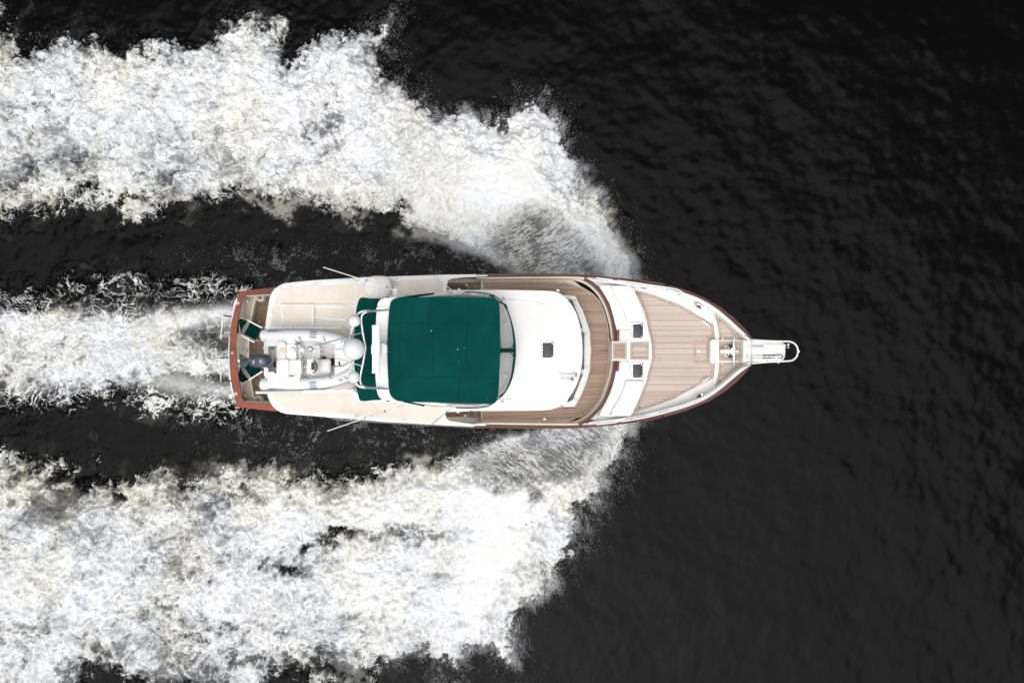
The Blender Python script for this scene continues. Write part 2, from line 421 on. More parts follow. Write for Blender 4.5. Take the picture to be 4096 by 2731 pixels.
FS = .045
xs = np.arange(WX0 + .3, 12.5, FS); ys = np.arange(-14.6, 14.6, FS)
X, Y = np.meshgrid(xs, ys)
dens, aer, fan, side, cd, ca, mist, sc_, spk, front, big, mid, xv, yv = wake_fields(X, Y)
sm2, cm2 = calm_side(X, Y)
lump = samp(N3, X, Y, 6.5); lump2 = samp(N1, X + 2, Y + 9, 4.1)
roll = np.abs(samp(N1, X + 5, Y + 1, 8.0))
h_side = sstep(-.15, 1.2, side) * (.10 + .22 * np.clip(dens, 0, 1.2) + .35 * front * sstep(.2, 1.4, side)) \
    + sstep(0, .6, side) * (.030 * lump + .035 * lump2 + .06 * roll) * (1 - .55 * front)
h_side = h_side * (1 - .7 * fan)
h_c = sstep(-.1, .6, sc_) * (.06 + .10 * np.clip(cd, 0, 1)) + sstep(0, .5, sc_) * (.03 * lump + .03 * lump2)
is_c = (yv > 560) & (yv < 1030) & (xv < 660)
yboat = (np.abs(Y + .3) < 2.0) & (X > -10.1)                      # no sheet inside the hull
innerw = np.exp(-((yv - 480) / 60) ** 2) + np.exp(-((yv - 1100) / 70) ** 2) + .35 * np.exp(-((yv - 800) / 60) ** 2)
def fan_coords(X, Y):
    # threads run outwards and back from a point beside the stem
    out = np.zeros(X.shape + (3,))
    for sgn, (ox, oy) in ((1, V(1560, 640)), (-1, V(1520, 960))):
        o_ = W(ox, oy, .2)
        dx, dy = X - o_.x, Y - o_.y
        al = (dx + sgn * dy) * .7071; ac = (dx - sgn * dy) * .7071 + .06 * al * al
        m_ = (Y > -.2) if sgn > 0 else (Y <= -.2)
        out[..., 0] = np.where(m_, al * .5, out[..., 0])
        out[..., 1] = np.where(m_, ac * 1.9, out[..., 1])
    return out
FU = fan_coords(X, Y)
def foam_sheet(name, mask, h, d_, a_, stretch, label):
    ny, nx = X.shape
    qm = mask[:-1, :-1] & mask[:-1, 1:] & mask[1:, 1:] & mask[1:, :-1]
    idx = np.arange(nx * ny).reshape(ny, nx)
    fc = np.stack([idx[:-1, :-1][qm], idx[:-1, 1:][qm], idx[1:, 1:][qm], idx[1:, :-1][qm]], 1)
    used = np.unique(fc); remap = np.full(nx * ny, -1); remap[used] = np.arange(len(used))
    z = .006 - .03 * (1 - sstep(-.85, -.4, cm2 - .1 if name == 'propeller_wash' else sm2)) + h + ripples(X, Y)
    vt = np.stack([X.ravel(), Y.ravel(), z.ravel()], 1)[used]
    o = add_mesh(name, vt, remap[fc], [m_foam])
    tag(o, label, 'foam', kind='stuff')
    set_attr(o, 'dens', d_.ravel()[used]); set_attr(o, 'aer', a_.ravel()[used])
    set_attr(o, 'inner', innerw.ravel()[used]); set_attr(o, 'fan', fan.ravel()[used]); set_attr(o, 'mist', mist.ravel()[used]); set_attr(o, 'front', front.ravel()[used])
    fuv = np.stack([(X * stretch).ravel()[used], Y.ravel()[used], (z * .5).ravel()[used]], 1)
    for nm, arr in (('fuv', fuv), ('fan_uv', FU.reshape(-1, 3)[used])):
        at = o.data.attributes.new(nm, 'FLOAT_VECTOR', 'POINT'); at.data.foreach_set('vector', arr.astype(np.float32).ravel())
    return o
dens_s = np.clip(dens, 0, 1.3)
m_side = (sm2 > -.85) & ~yboat
foam_sheet('bow_wave_foam', m_side & (Y > -.3), h_side, dens_s, np.clip(aer, 0, 1), 1.0 + 0 * xv, 'broad band of churned white foam rolling away from the top side of the yacht')
foam_sheet('bow_wave_foam', m_side & (Y <= -.3), h_side, dens_s, np.clip(aer, 0, 1), 1.0 + 0 * xv, 'broad band of churned white foam rolling away from the bottom side of the yacht')
m_c = (cm2 > -.7) & is_c & ~(sm2 > -.85) & (X < -9.2)
foam_sheet('propeller_wash', m_c, h_c, np.clip(cd, 0, 1.2), np.clip(ca, 0, 1), .85, 'streaked white propeller wash trailing straight behind the transom')

# ---- loose spray: droplets in the air and flecks on the water -----------------------
m_drop, t, b, out = new_mat('spray_droplet')
b.inputs['Base Color'].default_value = (.82, .83, .86, 1); b.inputs['Roughness'].default_value = .4
OCT = np.array([[1,0,0],[-1,0,0],[0,1,0],[0,-1,0],[0,0,1],[0,0,-1]], float)
OCF = np.array([[0,2,4],[2,1,4],[1,3,4],[3,0,4],[2,0,5],[1,2,5],[3,1,5],[0,3,5]])
m_fleck, t, b, out = new_mat('foam_fleck')
b.inputs['Base Color'].default_value = (.36, .37, .39, 1); b.inputs['Roughness'].default_value = .6
def scatter(name, label, P3, rad, stretch=None, mat=None):
    n = len(P3)
    o3 = OCT[None] * rad[:, None, None]
    if stretch is not None:
        o3 = o3 * stretch[:, None, :]
    rot = np.random.rand(n) * 6.283
    c_, s_ = np.cos(rot)[:, None], np.sin(rot)[:, None]
    xx = o3[..., 0] * c_ - o3[..., 1] * s_; yy = o3[..., 0] * s_ + o3[..., 1] * c_
    vt = np.stack([xx, yy, o3[..., 2]], 2) + P3[:, None, :]
    fc = (OCF[None] + (np.arange(n) * 6)[:, None, None]).reshape(-1, 3)
    o = add_mesh(name, vt.reshape(-1, 3), fc, [mat or m_drop], smooth_=False)
    tag(o, label, 'spray', kind='stuff')
    return o
def lookup(F_, x, y):
    i = np.clip(((x - xs[0]) / FS).astype(int), 0, len(xs) - 1); j = np.clip(((y - ys[0]) / FS).astype(int), 0, len(ys) - 1)
    return F_[j, i]
def pick(prob, n, box):
    out = []
    x0, x1, y0, y1 = box
    got = 0
    while got < n:
        x = np.random.uniform(x0, x1, 400000); y = np.random.uniform(y0, y1, 400000)
        p_ = lookup(prob, x, y); k = np.random.rand(len(x)) < p_
        out.append(np.stack([x[k], y[k]], 1)); got += k.sum()
        if k.sum() == 0: break
    return np.concatenate(out)[:n]
patch = sstep(-.6, 1.6, lump2 + .6 * samp(N2, X, Y, 11))
hullm = ~((np.abs(Y + .3) < 2.25) & (X > -9.6))
outer = (yv < 480) | (yv > 1130) | (xv > 1290)
fr = sstep(760, 1250, xv) * outer
pr = np.where(side < 0, np.exp(side / .17), np.exp(-side / .5) * .8) * (fr * .9 + .008 * outer) * (patch + .1) * hullm
P = pick(pr, 150000, (-21, 12.3, -14.3, 14.3))
hh = np.random.rand(len(P)) ** 2 * (.25 + .55 * lookup(fr, P[:, 0], P[:, 1]))
scatter('spray_droplets', 'fine white spray droplets flung off the outer edges of the bow waves',
        np.column_stack([P, .04 + hh]), .0022 + .0065 * np.random.rand(len(P)) ** 3)
# mist of fine droplets drifting on the front edge, and flecks lying on the water by the hull
pr2 = spk * (lump2 > .1) * sstep(.2, 1.4, lump + .5 * roll) * hullm * 1.8 + .04 * spk * hullm
P = pick(np.clip(pr2, 0, 1), 26000, (-16, 6, -8, 8))
sizes = .003 + .006 * np.random.rand(len(P)) ** 3
st = np.column_stack([np.ones(len(P)) * .7, 1 + 3 * np.random.rand(len(P)), np.full(len(P), .3)])
scatter('foam_flecks', 'scattered flecks of foam floating on dark water alongside the hull', np.column_stack([P, .02 + ripples(P[:, 0], P[:, 1])]), sizes, st, m_fleck)
# ================================================================== MATERIALS OF THE BOAT
def simple(name, col, rough=.4, metal=0.0, coat=0.0, nscale=0, namt=.06, bumps=0.0, bscale=60, spec=.5):
    m, t, b, out = new_mat(name)
    b.inputs['Roughness'].default_value = rough; b.inputs['Metallic'].default_value = metal
    b.inputs['Coat Weight'].default_value = coat; b.inputs['Specular IOR Level'].default_value = spec
    tc = t.nodes.new('ShaderNodeTexCoord')
    if nscale:
        n_ = noise(t, tc.outputs['Object'], nscale, 5, .6)
        f_ = smooth(t, n_, .3, .7)
        t.links.new(mix_rgb(t, f_, tuple(c * (1 - namt) for c in col), tuple(min(1, c * (1 + namt * .6)) for c in col)), b.inputs['Base Color'])
    else:
        b.inputs['Base Color'].default_value = (*col, 1)
    if bumps:
        n_ = noise(t, tc.outputs['Object'], bscale, 3, .6)
        bp = t.nodes.new('ShaderNodeBump'); bp.inputs['Strength'].default_value = bumps; bp.inputs['Distance'].default_value = .01
        t.links.new(n_, bp.inputs['Height']); t.links.new(bp.outputs[0], b.inputs['Normal'])
    return m
GEL = simple('white_gelcoat', (.80, .80, .79), .35, nscale=1.4, namt=.03)
GELG = simple('pale_grey_gelcoat', (.60, .595, .58), .4, nscale=3, namt=.06)
NONSKID = simple('cream_nonskid', (.765, .69, .615), .8, nscale=2.5, namt=.05, bumps=.3, bscale=180)
CREAM = simple('cream_coaming', (.70, .62, .51), .45, nscale=2, namt=.06)
CREAMD = simple('sand_settee', (.47, .41, .325), .5, nscale=2.5, namt=.07)
STEEL = simple('polished_steel', (.72, .72, .74), .18, metal=1)
WPIPE = simple('white_rail', (.80, .80, .80), .25)
GREYM = simple('grey_fitting', (.30, .30, .32), .4, nscale=8, namt=.2)
BLACK = simple('black_rubber', (.012, .012, .014), .5)
GLASSD = simple('dark_hatch_glass', (.022, .022, .038), .35, nscale=30, namt=.3)
HYPA = simple('white_inflatable_tube', (.76, .765, .795), .5, nscale=3, namt=.03)
HGREY = simple('grey_tube_patch', (.30, .33, .42), .6, nscale=9, namt=.12)
BRONZE = simple('bronze_fitting', (.16, .12, .09), .35, metal=.6)
ARMREFL = simple('steel_arm_reflection', (.05, .022, .016), .3, metal=.3)  # stainless arms: their dark brown reflection is put into the base colour
TRIM = simple('window_teak_trim', (.20, .14, .10), .5)
VINYLW = simple('white_seat_vinyl', (.78, .77, .76), .5, nscale=6, namt=.04)
TAN = simple('tan_acrylic', (.24, .16, .12), .3, nscale=6, namt=.2)
YEL = simple('yellowed_plastic', (.68, .52, .30), .4)
CANVW = simple('white_canvas', (.84, .83, .80), .85, nscale=4, namt=.05, bumps=.25, bscale=14)
SHELL = simple('white_dome_shell', (.76, .77, .81), .3)
COWL = simple('navy_cowl', (.055, .066, .095), .32, coat=.4, nscale=5, namt=.25)
COWLD = simple('black_lower_unit', (.010, .013, .022), .4)
CANVG = None
m, t, b, out = new_mat('green_canvas'); CANVG = m
tc = t.nodes.new('ShaderNodeTexCoord')
n1 = noise(t, tc.outputs['Object'], .9, 4, .6, .5); n2 = noise(t, tc.outputs['Object'], 55, 2, .6)
f_ = math_n(t, 'MULTIPLY_ADD', n2, .5, math_n(t, 'MULTIPLY', n1, .5))
t.links.new(mix_rgb(t, smooth(t, f_, .3, .7), (.0012, .040, .035), (.0025, .066, .060)), b.inputs['Base Color'])
b.inputs['Roughness'].default_value = .9; b.inputs['Specular IOR Level'].default_value = .05
bp = t.nodes.new('ShaderNodeBump'); bp.inputs['Strength'].default_value = .35; bp.inputs['Distance'].default_value = .05
t.links.new(noise(t, tc.outputs['Object'], 2.2, 3, .5, .4), bp.inputs['Height']); t.links.new(bp.outputs[0], b.inputs['Normal'])

m, t, b, out = new_mat('varnished_mahogany'); MAHOG = m
tc = t.nodes.new('ShaderNodeTexCoord')
g_ = noise(t, vmath(t, 'MULTIPLY', tc.outputs['Object'], (1.2, 9, 9)), 3, 5, .65, 1.2)
t.links.new(mix_rgb(t, smooth(t, g_, .25, .75), (.060, .012, .008), (.115, .030, .020)), b.inputs['Base Color'])
b.inputs['Specular IOR Level'].default_value = .25; b.inputs['Roughness'].default_value = .35; b.inputs['Coat Weight'].default_value = .12; b.inputs['Coat Roughness'].default_value = .12
m, t, b, out = new_mat('varnished_mahogany_transom'); MAHOT = m
tc = t.nodes.new('ShaderNodeTexCoord')
g_ = noise(t, vmath(t, 'MULTIPLY', tc.outputs['Object'], (7, 1.6, 9)), 3, 5, .65, 1.2)
g2 = noise(t, tc.outputs['Object'], .8, 2, .5)
t.links.new(mix_rgb(t, smooth(t, math_n(t, 'MULTIPLY_ADD', g2, .7, math_n(t, 'MULTIPLY', g_, .4)), .35, .75), (.13, .024, .015), (.27, .060, .026)), b.inputs['Base Color'])
b.inputs['Specular IOR Level'].default_value = .25; b.inputs['Roughness'].default_value = .35; b.inputs['Coat Weight'].default_value = .1; b.inputs['Coat Roughness'].default_value = .12

def teak(name, c0, c1, var=.16):
    m, t, b, out = new_mat(name)
    tc = t.nodes.new('ShaderNodeTexCoord')
    oi = t.nodes.new('ShaderNodeObjectInfo')
    r0 = attr(t, 'rnd').outputs['Fac']
    rr_ = math_n(t, 'FRACT', math_n(t, 'MULTIPLY', math_n(t, 'ADD', r0, oi.outputs['Random']), 1.0))
    g_ = noise(t, vmath(t, 'MULTIPLY', tc.outputs['Object'], (1.5, 22, 10)), 3, 4, .65, .4)
    l_ = noise(t, tc.outputs['Object'], 1.1, 4, .6, .4)
    f_ = math_n(t, 'MULTIPLY_ADD', rr_, .40, math_n(t, 'MULTIPLY', g_, .40))
    f_ = math_n(t, 'MULTIPLY_ADD', l_, .34, f_)
    t.links.new(mix_rgb(t, smooth(t, f_, .30, .92), c0, c1), b.inputs['Base Color'])
    b.inputs['Roughness'].default_value = .75; b.inputs['Specular IOR Level'].default_value = .25
    return m
TEAKF = teak('bleached_teak', (.50, .39, .34), (.68, .58, .525))
TEAKM = teak('weathered_teak', (.33, .225, .170), (.48, .36, .29))
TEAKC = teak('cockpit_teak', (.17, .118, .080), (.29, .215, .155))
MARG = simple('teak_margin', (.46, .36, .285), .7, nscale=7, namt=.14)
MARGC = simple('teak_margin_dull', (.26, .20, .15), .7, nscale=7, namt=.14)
CAULK = simple('black_caulk', (.085, .065, .058), .8)
# clear vinyl
m = bpy.data.materials.new('clear_vinyl'); m.use_nodes = True; VINYL = m
t = m.node_tree
for n in list(t.nodes): t.nodes.remove(n)
out = t.nodes.new('ShaderNodeOutputMaterial'); mx = t.nodes.new('ShaderNodeMixShader')
tr = t.nodes.new('ShaderNodeBsdfTransparent'); tr.inputs[0].default_value = (.90, .91, .90, 1)
gl = t.nodes.new('ShaderNodeBsdfPrincipled'); gl.inputs['Base Color'].default_value = (.5, .5, .5, 1); gl.inputs['Roughness'].default_value = .15
mx.inputs[0].default_value = .16
t.links.new(tr.outputs[0], mx.inputs[1]); t.links.new(gl.outputs[0], mx.inputs[2]); t.links.new(mx.outputs[0], out.inputs['Surface'])

# ================================================================== MESH HELPERS
def link(name, bm, mat, parent=None, angle=35):
    me = bpy.data.meshes.new(name)
    bmesh.ops.recalc_face_normals(bm, faces=bm.faces)
    bm.to_mesh(me); bm.free()
    me.polygons.foreach_set('use_smooth', [True] * len(me.polygons))
    me.set_sharp_from_angle(angle=R(angle))
    for m_ in (mat if isinstance(mat, (list, tuple)) else [mat]): me.materials.append(m_)
    o = bpy.data.objects.new(name, me); COL.objects.link(o)
    if parent: o.parent = parent
    return o
def empty(name, loc, label, cat, group=None):
    o = bpy.data.objects.new(name, None); COL.objects.link(o)
    o.location = (0, 0, 0)
    o.empty_display_size = .3
    return tag(o, label, cat, group)
def cr(pts, n=5, closed=True):
    """smooth curve through points"""
    P_ = [np.array(p, float) for p in pts]; N_ = len(P_); o_ = []
    for i in range(N_ if closed else N_ - 1):
        if closed: a_, b_, c_, d_ = P_[i - 1], P_[i], P_[(i + 1) % N_], P_[(i + 2) % N_]
        else: a_, b_, c_, d_ = P_[max(i - 1, 0)], P_[i], P_[i + 1], P_[min(i + 2, N_ - 1)]
        for k in range(n):
            u = k / n
            o_.append(tuple(.5 * ((2 * b_) + (c_ - a_) * u + (2 * a_ - 5 * b_ + 4 * c_ - d_) * u * u + (3 * b_ - a_ - 3 * c_ + d_) * u ** 3)))
    if not closed: o_.append(tuple(P_[-1]))
    return o_
def rrect(x0, y0, x1, y1, r, n=5):
    r = min(r, abs(x1 - x0) / 2, abs(y1 - y0) / 2); o_ = []
    for cx, cy, a0 in ((x1 - r, y1 - r, 0), (x0 + r, y1 - r, 90), (x0 + r, y0 + r, 180), (x1 - r, y0 + r, 270)):
        for k in range(n + 1):
            a_ = R(a0 + 90 * k / n); o_.append((cx + r * math.cos(a_), cy + r * math.sin(a_)))
    return o_
def ell(cx, cy, rx, ry, n=24): return [(cx + rx * math.cos(6.2832 * k / n), cy + ry * math.sin(6.2832 * k / n)) for k in range(n)]
def bm_prism(bm, P2, z1, z0, bev=0, seg=2, taper=0):
    """P2: list of world (x, y); vertical sides"""
    top = [bm.verts.new((x, y, z1 if not callable(z1) else z1(x, y))) for x, y in P2]
    bot = [bm.verts.new((x, y, z0 if not callable(z0) else z0(x, y))) for x, y in P2]
    n = len(P2); f = bm.faces.new(top); bm.faces.new(bot[::-1])
    for i in range(n): bm.faces.new((top[i], bot[i], bot[(i + 1) % n], top[(i + 1) % n]))
    if bev:
        es = [e for e in f.edges]
        bmesh.ops.bevel(bm, geom=es, offset=bev, segments=seg, affect='EDGES', clamp_overlap=True, profile=.6)
def prism(name, fn, pts, z1, z0, mat, parent, bev=0, seg=2):
    bm = bmesh.new()
    zz = z1
    P2 = [W(*fn(*p), zz)[:2] for p in pts]
    # drop doubles
    Q = [P2[0]]
    for p in P2[1:]:
        if math.hypot(p[0] - Q[-1][0], p[1] - Q[-1][1]) > 1e-3: Q.append(p)
    if math.hypot(Q[0][0] - Q[-1][0], Q[0][1] - Q[-1][1]) < 1e-3: Q.pop()
    bm_prism(bm, Q, z1, z0, bev, seg)
    return link(name, bm, mat, parent)
def resample(pts, n):
    P_ = np.array(pts, float); d = np.r_[0, np.cumsum(np.linalg.norm(np.diff(P_, axis=0), axis=1))]
    s_ = np.linspace(0, d[-1], n)
    return [tuple(np.interp(s_, d, P_[:, k]) [i] for k in range(P_.shape[1])) for i in range(n)]
def bm_strip(bm, outer, inner, thick):
    """closed-section strip between two 3-D polylines with the same count"""
    rows = []
    for o_, i_ in zip(outer, inner):
        rows.append([bm.verts.new(o_), bm.verts.new(i_), bm.verts.new((i_[0], i_[1], i_[2] - thick)), bm.verts.new((o_[0], o_[1], o_[2] - thick))])
    for a_, b_ in zip(rows, rows[1:]):
        for k in range(4): bm.faces.new((a_[k], a_[(k + 1) % 4], b_[(k + 1) % 4], b_[k]))
    bm.faces.new(rows[0]); bm.faces.new(rows[-1][::-1])
def strip(name, outer, inner, thick, mat, parent, n=None, bev=0):
    n = n or max(len(outer), len(inner))
    bm = bmesh.new(); bm_strip(bm, resample(outer, n), resample(inner, n), thick)
    return link(name, bm, mat, parent)
def offs(pts, d):
    """offset an open 2-D/3-D polyline sideways by d metres (left of its direction positive)"""
    o_ = []
    for i, p in enumerate(pts):
        a_ = pts[max(i - 1, 0)]; b_ = pts[min(i + 1, len(pts) - 1)]
        dx, dy = b_[0] - a_[0], b_[1] - a_[1]; L = math.hypot(dx, dy) or 1
        o_.append((p[0] - dy / L * d, p[1] + dx / L * d) + tuple(p[2:]))
    return o_
def bm_tube(bm, pts, r, seg=8, cap=True):
    P_ = [Vector(p) for p in pts]; n = len(P_)
    rad = r if isinstance(r, (list, tuple)) else [r] * n
    T = [(P_[min(i + 1, n - 1)] - P_[max(i - 1, 0)]).normalized() for i in range(n)]
    up = Vector((0, 0, 1)) if abs(T[0].z) < .9 else Vector((1, 0, 0))
    N_ = T[0].cross(up).normalized(); rings = []
    for i in range(n):
        N_ = (N_ - T[i] * N_.dot(T[i])).normalized(); Bn = T[i].cross(N_)
        rings.append([bm.verts.new(P_[i] + (N_ * math.cos(6.2832 * k / seg) + Bn * math.sin(6.2832 * k / seg)) * rad[i]) for k in range(seg)])
    for a_, b_ in zip(rings, rings[1:]):
        for k in range(seg): bm.faces.new((a_[k], a_[(k + 1) % seg], b_[(k + 1) % seg], b_[k]))
    if cap: bm.faces.new(rings[0][::-1]); bm.faces.new(rings[-1])
def tube(name, pts, r, mat, parent, seg=8):
    bm = bmesh.new(); bm_tube(bm, pts, r, seg); return link(name, bm, mat, parent, 50)
def WP(fn, pts): return [tuple(W(*fn(p[0], p[1]), p[2])) for p in pts]
def bm_lathe(bm, c, prof, seg=20, M=None):
    rings = []
    for r_, z_ in prof:
        rings.append([Vector((r_ * math.cos(6.2832 * k / seg), r_ * math.sin(6.2832 * k / seg), z_)) for k in range(seg)])
    M = M or Matrix.Identity(3)
    rings = [[bm.verts.new(Vector(c) + M @ p) for p in rg] for rg in rings]
    for a_, b_ in zip(rings, rings[1:]):
        for k in range(seg): bm.faces.new((a_[k], a_[(k + 1) % seg], b_[(k + 1) % seg], b_[k]))
    bm.faces.new(rings[0][::-1]); bm.faces.new(rings[-1])
def lathe(name, c, prof, mat, parent, seg=20, M=None):
    bm = bmesh.new(); bm_lathe(bm, c, prof, seg, M); return link(name, bm, mat, parent, 45)
def boxm(bm, c, sx, sy, sz, rz=0, bev=0):
    M = Matrix.Translation(Vector(c)) @ Matrix.Rotation(rz, 4, 'Z') @ Matrix.Diagonal((sx, sy, sz, 1))
    g = bmesh.ops.create_cube(bm, size=1, matrix=M)
    if bev:
        es = list({e for v_ in g['verts'] for e in v_.link_edges})
        bmesh.ops.bevel(bm, geom=es, offset=bev, segments=2, affect='EDGES', profile=.7)
def box(name, c, sx, sy, sz, mat, parent, rz=0, bev=0):
    bm = bmesh.new(); boxm(bm, c, sx, sy, sz, rz, bev); return link(name, bm, mat, parent)
def strips_of(poly, pitch, gap, ang=0.0, phase=0.0):
    """cut a polygon (world xy) into planks running along x (turned by ang): list of corner lists"""
    ca, sa = math.cos(-ang), math.sin(-ang)
    q_ = [(x * ca - y * sa, x * sa + y * ca) for x, y in poly]
    y0 = min(p[1] for p in q_); y1 = max(p[1] for p in q_)
    def cross(y):
        xs_ = []
        for (ax, ay), (bx, by) in zip(q_, q_[1:] + q_[:1]):
            if (ay > y) != (by > y): xs_.append(ax + (y - ay) / (by - ay) * (bx - ax))
        xs_.sort(); return list(zip(xs_[::2], xs_[1::2]))
    out_ = []; k = math.floor((y0 - phase) / pitch)
    while k * pitch + phase < y1:
        a_ = k * pitch + phase + gap / 2; b_ = (k + 1) * pitch + phase - gap / 2
        a_ = max(a_, y0 + .002); b_ = min(b_, y1 - .002); k += 1
        if b_ - a_ < pitch * .25: continue
        ia, ib = cross(a_), cross(b_)
        if len(ia) != len(ib) or not ia:
            im = cross((a_ + b_) / 2); ia = ib = im
        for (l0, r0), (l1, r1) in zip(ia, ib):
            if min(r0, r1) - max(l0, l1) < .04: continue
            c_ = [(l0, a_), (r0, a_), (r1, b_), (l1, b_)]
            c2, s2 = math.cos(ang), math.sin(ang)
            out_.append([(x * c2 - y * s2, x * s2 + y * c2) for x, y in c_])
    return out_
def planking(parent, poly, z, mat, pitch=.0505, ang=0.0, single=True, gap=.0075, stag=True):
    """teak planks laid 4 mm above a bed of black caulk"""
    qs = strips_of(poly, pitch, gap, ang)
    pieces = []
    for qd in qs:
        L = qd[1][0] - qd[0][0]
        pieces.append(qd)
    if single:
        for qd in pieces:
            bm = bmesh.new(); bm_prism(bm, qd, z, z - .012)
            o = link('plank', bm, mat, parent); seta(o, random.random())
    else:
        bm = bmesh.new()
        for qd in pieces: bm_prism(bm, qd, z, z - .012)
        o = link('planking', bm, mat, parent); o['kind'] = 'stuff'
        vals = []
        for _ in pieces: vals += [random.random()] * 6
        a_ = o.data.attributes.new('rnd', 'FLOAT', 'FACE'); a_.data.foreach_set('value', vals)
def seta(o, v_):
    a_ = o.data.attributes.new('rnd', 'FLOAT', 'FACE'); a_.data.foreach_set('value', [v_] * len(o.data.polygons))
def text(name, body, loc, size, mat, parent, rz=0.0, rx=0.0, ry=0.0, ext=.001):
    cu = bpy.data.curves.new(name, 'FONT'); cu.body = body; cu.size = size; cu.extrude = ext
    cu.align_x = 'CENTER'; cu.align_y = 'CENTER'; cu.materials.append(mat)
    tmp = bpy.data.objects.new(name, cu); COL.objects.link(tmp)
    dg = bpy.context.evaluated_depsgraph_get(); me = bpy.data.meshes.new_from_object(tmp.evaluated_get(dg))
    bpy.data.objects.remove(tmp)
    o = bpy.data.objects.new(name, me); COL.objects.link(o); o.parent = parent
    o.location = loc; o.rotation_euler = (rx, ry, rz)
    if not me.materials: me.materials.append(mat)
    return o
def inset_poly(P2, d):
    """shrink a closed polygon (world xy) by d metres"""
    n = len(P2); ar = sum(P2[i][0] * P2[(i + 1) % n][1] - P2[(i + 1) % n][0] * P2[i][1] for i in range(n))
    sg = 1 if ar > 0 else -1; o_ = []
    for i in range(n):
        a_, b_, c_ = P2[i - 1], P2[i], P2[(i + 1) % n]
        def nr(p, q):
            dx, dy = q[0] - p[0], q[1] - p[1]; L = math.hypot(dx, dy) or 1; return (-dy / L * sg, dx / L * sg)
        n1_, n2_ = nr(a_, b_), nr(b_, c_); m_ = (n1_[0] + n2_[0], n1_[1] + n2_[1]); k = max(1 + n1_[0] * n2_[0] + n1_[1] * n2_[1], .35)
        o_.append((b_[0] + m_[0] / k * d, b_[1] + m_[1] / k * d))
    return o_
def margin(name, P2, d, z, mat, parent):
    """flat border board round a polygon"""
    q_ = inset_poly(P2, d); bm = bmesh.new()
    o3 = [(x, y, z) for x, y in P2]; i3 = [(x, y, z) for x, y in q_]
    rows = [[bm.verts.new(a_), bm.verts.new(b_), bm.verts.new((b_[0], b_[1], z - .012)), bm.verts.new((a_[0], a_[1], z - .012))] for a_, b_ in zip(o3, i3)]
    for a_, b_ in zip(rows, rows[1:] + rows[:1]):
        for k in range(4): bm.faces.new((a_[k], a_[(k + 1) % 4], b_[(k + 1) % 4], b_[k]))
    return link(name, bm, mat, parent), q_
def deck_area(parent, fn, pts, z, mat, mmat, d=.075, single=True, ang=0.0):
    P2 = [W(*fn(*p), z)[:2] for p in pts]
    bm = bmesh.new(); bm_prism(bm, P2, z - .005, z - .03); link('caulk_bed', bm, CAULK, parent)
    _, q_ = margin('margin_board', P2, d, z + .001, mmat, parent)
    planking(parent, inset_poly(q_, .006), z, mat, ang=ang, single=single)
# ================================================================== THE YACHT
yacht = empty('motor_yacht', (0, 0, 0), 'white motor yacht with teak decks, mahogany rails and a green canvas top, under way', 'yacht')
Y_ = yacht
Z_SOLE, Z_TR, Z_BD, Z_DK, Z_CAP, Z_FD, Z_RF = 1.0, 1.95, 3.35, 2.42, 3.0, 2.80, 4.1

# ---- hull: sheer line with heights, port (image top) and starboard
sheer_p = [(A(243,262),1.9),(A(420,243),1.92),(A(585,222),1.95),(A(1000,178),2.05),(B(0,150),2.2),(B(600,118),2.6),(B(1265,104),2.95),
  (C(0,101),3.0),(C(300,98),3.0),(C(600,102),3.0),(C(940,113),3.02),(C(1150,135),3.25),(C(1420,162),3.1),(D(0,158),3.12),(D(130,172),3.15),(D(250,193),3.17),(D(430,246),3.2),
  (D(600,316),3.22),(D(750,402),3.25),(D(880,502),3.28),(D(980,602),3.3),(D(1045,690),3.32)]
sheer_s = [(A(220,1312),1.9),(A(400,1330),1.92),(A(580,1350),1.95),(A(1000,1400),2.05),(B(0,1440),2.2),(B(600,1475),2.6),(B(1250,1508),2.95),
  (C(0,1502),3.0),(C(300,1509),3.0),(C(600,1509),3.0),(C(850,1504),3.02),(C(940,1497),3.02),(C(1200,1471),3.25),(C(1420,1440),3.1),(D(60,1449),3.12),(D(200,1416),3.15),(D(430,1350),3.2),
  (D(650,1260),3.22),(D(800,1167),3.25),(D(900,1085),3.28),(D(980,1003),3.3),(D(1045,925),3.32)]
SP = resample([tuple(W(*p, z)) for p, z in sheer_p], 90)
SS = resample([tuple(W(*p, z)) for p, z in sheer_s], 90)
stem = ((SP[-1][0] + SS[-1][0]) / 2, (SP[-1][1] + SS[-1][1]) / 2)
bm = bmesh.new(); rows = []
for s_, line in ((1, SP), (-1, SS)):
    rr_ = []
    for i, (x, y, z) in enumerate(line):
        u = i / 89; mid_y = (SP[i][1] + SS[i][1]) / 2
        fl = .04 + .9 * max(0, (u - .55) / .45) ** 1.3             # flare: the waterline is finer forward
        half = abs(y - mid_y); col = []
        for k, zz in enumerate((z - .03, z * .72, z * .42, .12, -.35, -.9)):
            w_ = half * (1 - fl * [0, .22, .45, .66, .82, .96][k])
            xx = x - max(0, u - .8) * 5 * 1.6 * (1 - zz / z) * .45
            col.append(bm.verts.new((xx, mid_y + s_ * (w_ - .015), zz)))
        rr_.append(col)
    rows.append(rr_)
for rr_ in rows:
    for a_, b_ in zip(rr_, rr_[1:]):
        for k in range(5): bm.faces.new((a_[k], a_[k + 1], b_[k + 1], b_[k]))
p0, s0 = rows[0][0], rows[1][0]
for k in range(5): bm.faces.new((p0[k], s0[k], s0[k + 1], p0[k + 1]))
pe, se = rows[0][-1], rows[1][-1]
for k in range(5): bm.faces.new((pe[k], pe[k + 1], se[k + 1], se[k]))
for a_, b_, c_, d_ in zip(rows[0], rows[0][1:], rows[1], rows[1][1:]): bm.faces.new((a_[5], c_[5], d_[5], b_[5]))
link('hull', bm, GEL, Y_, 50)

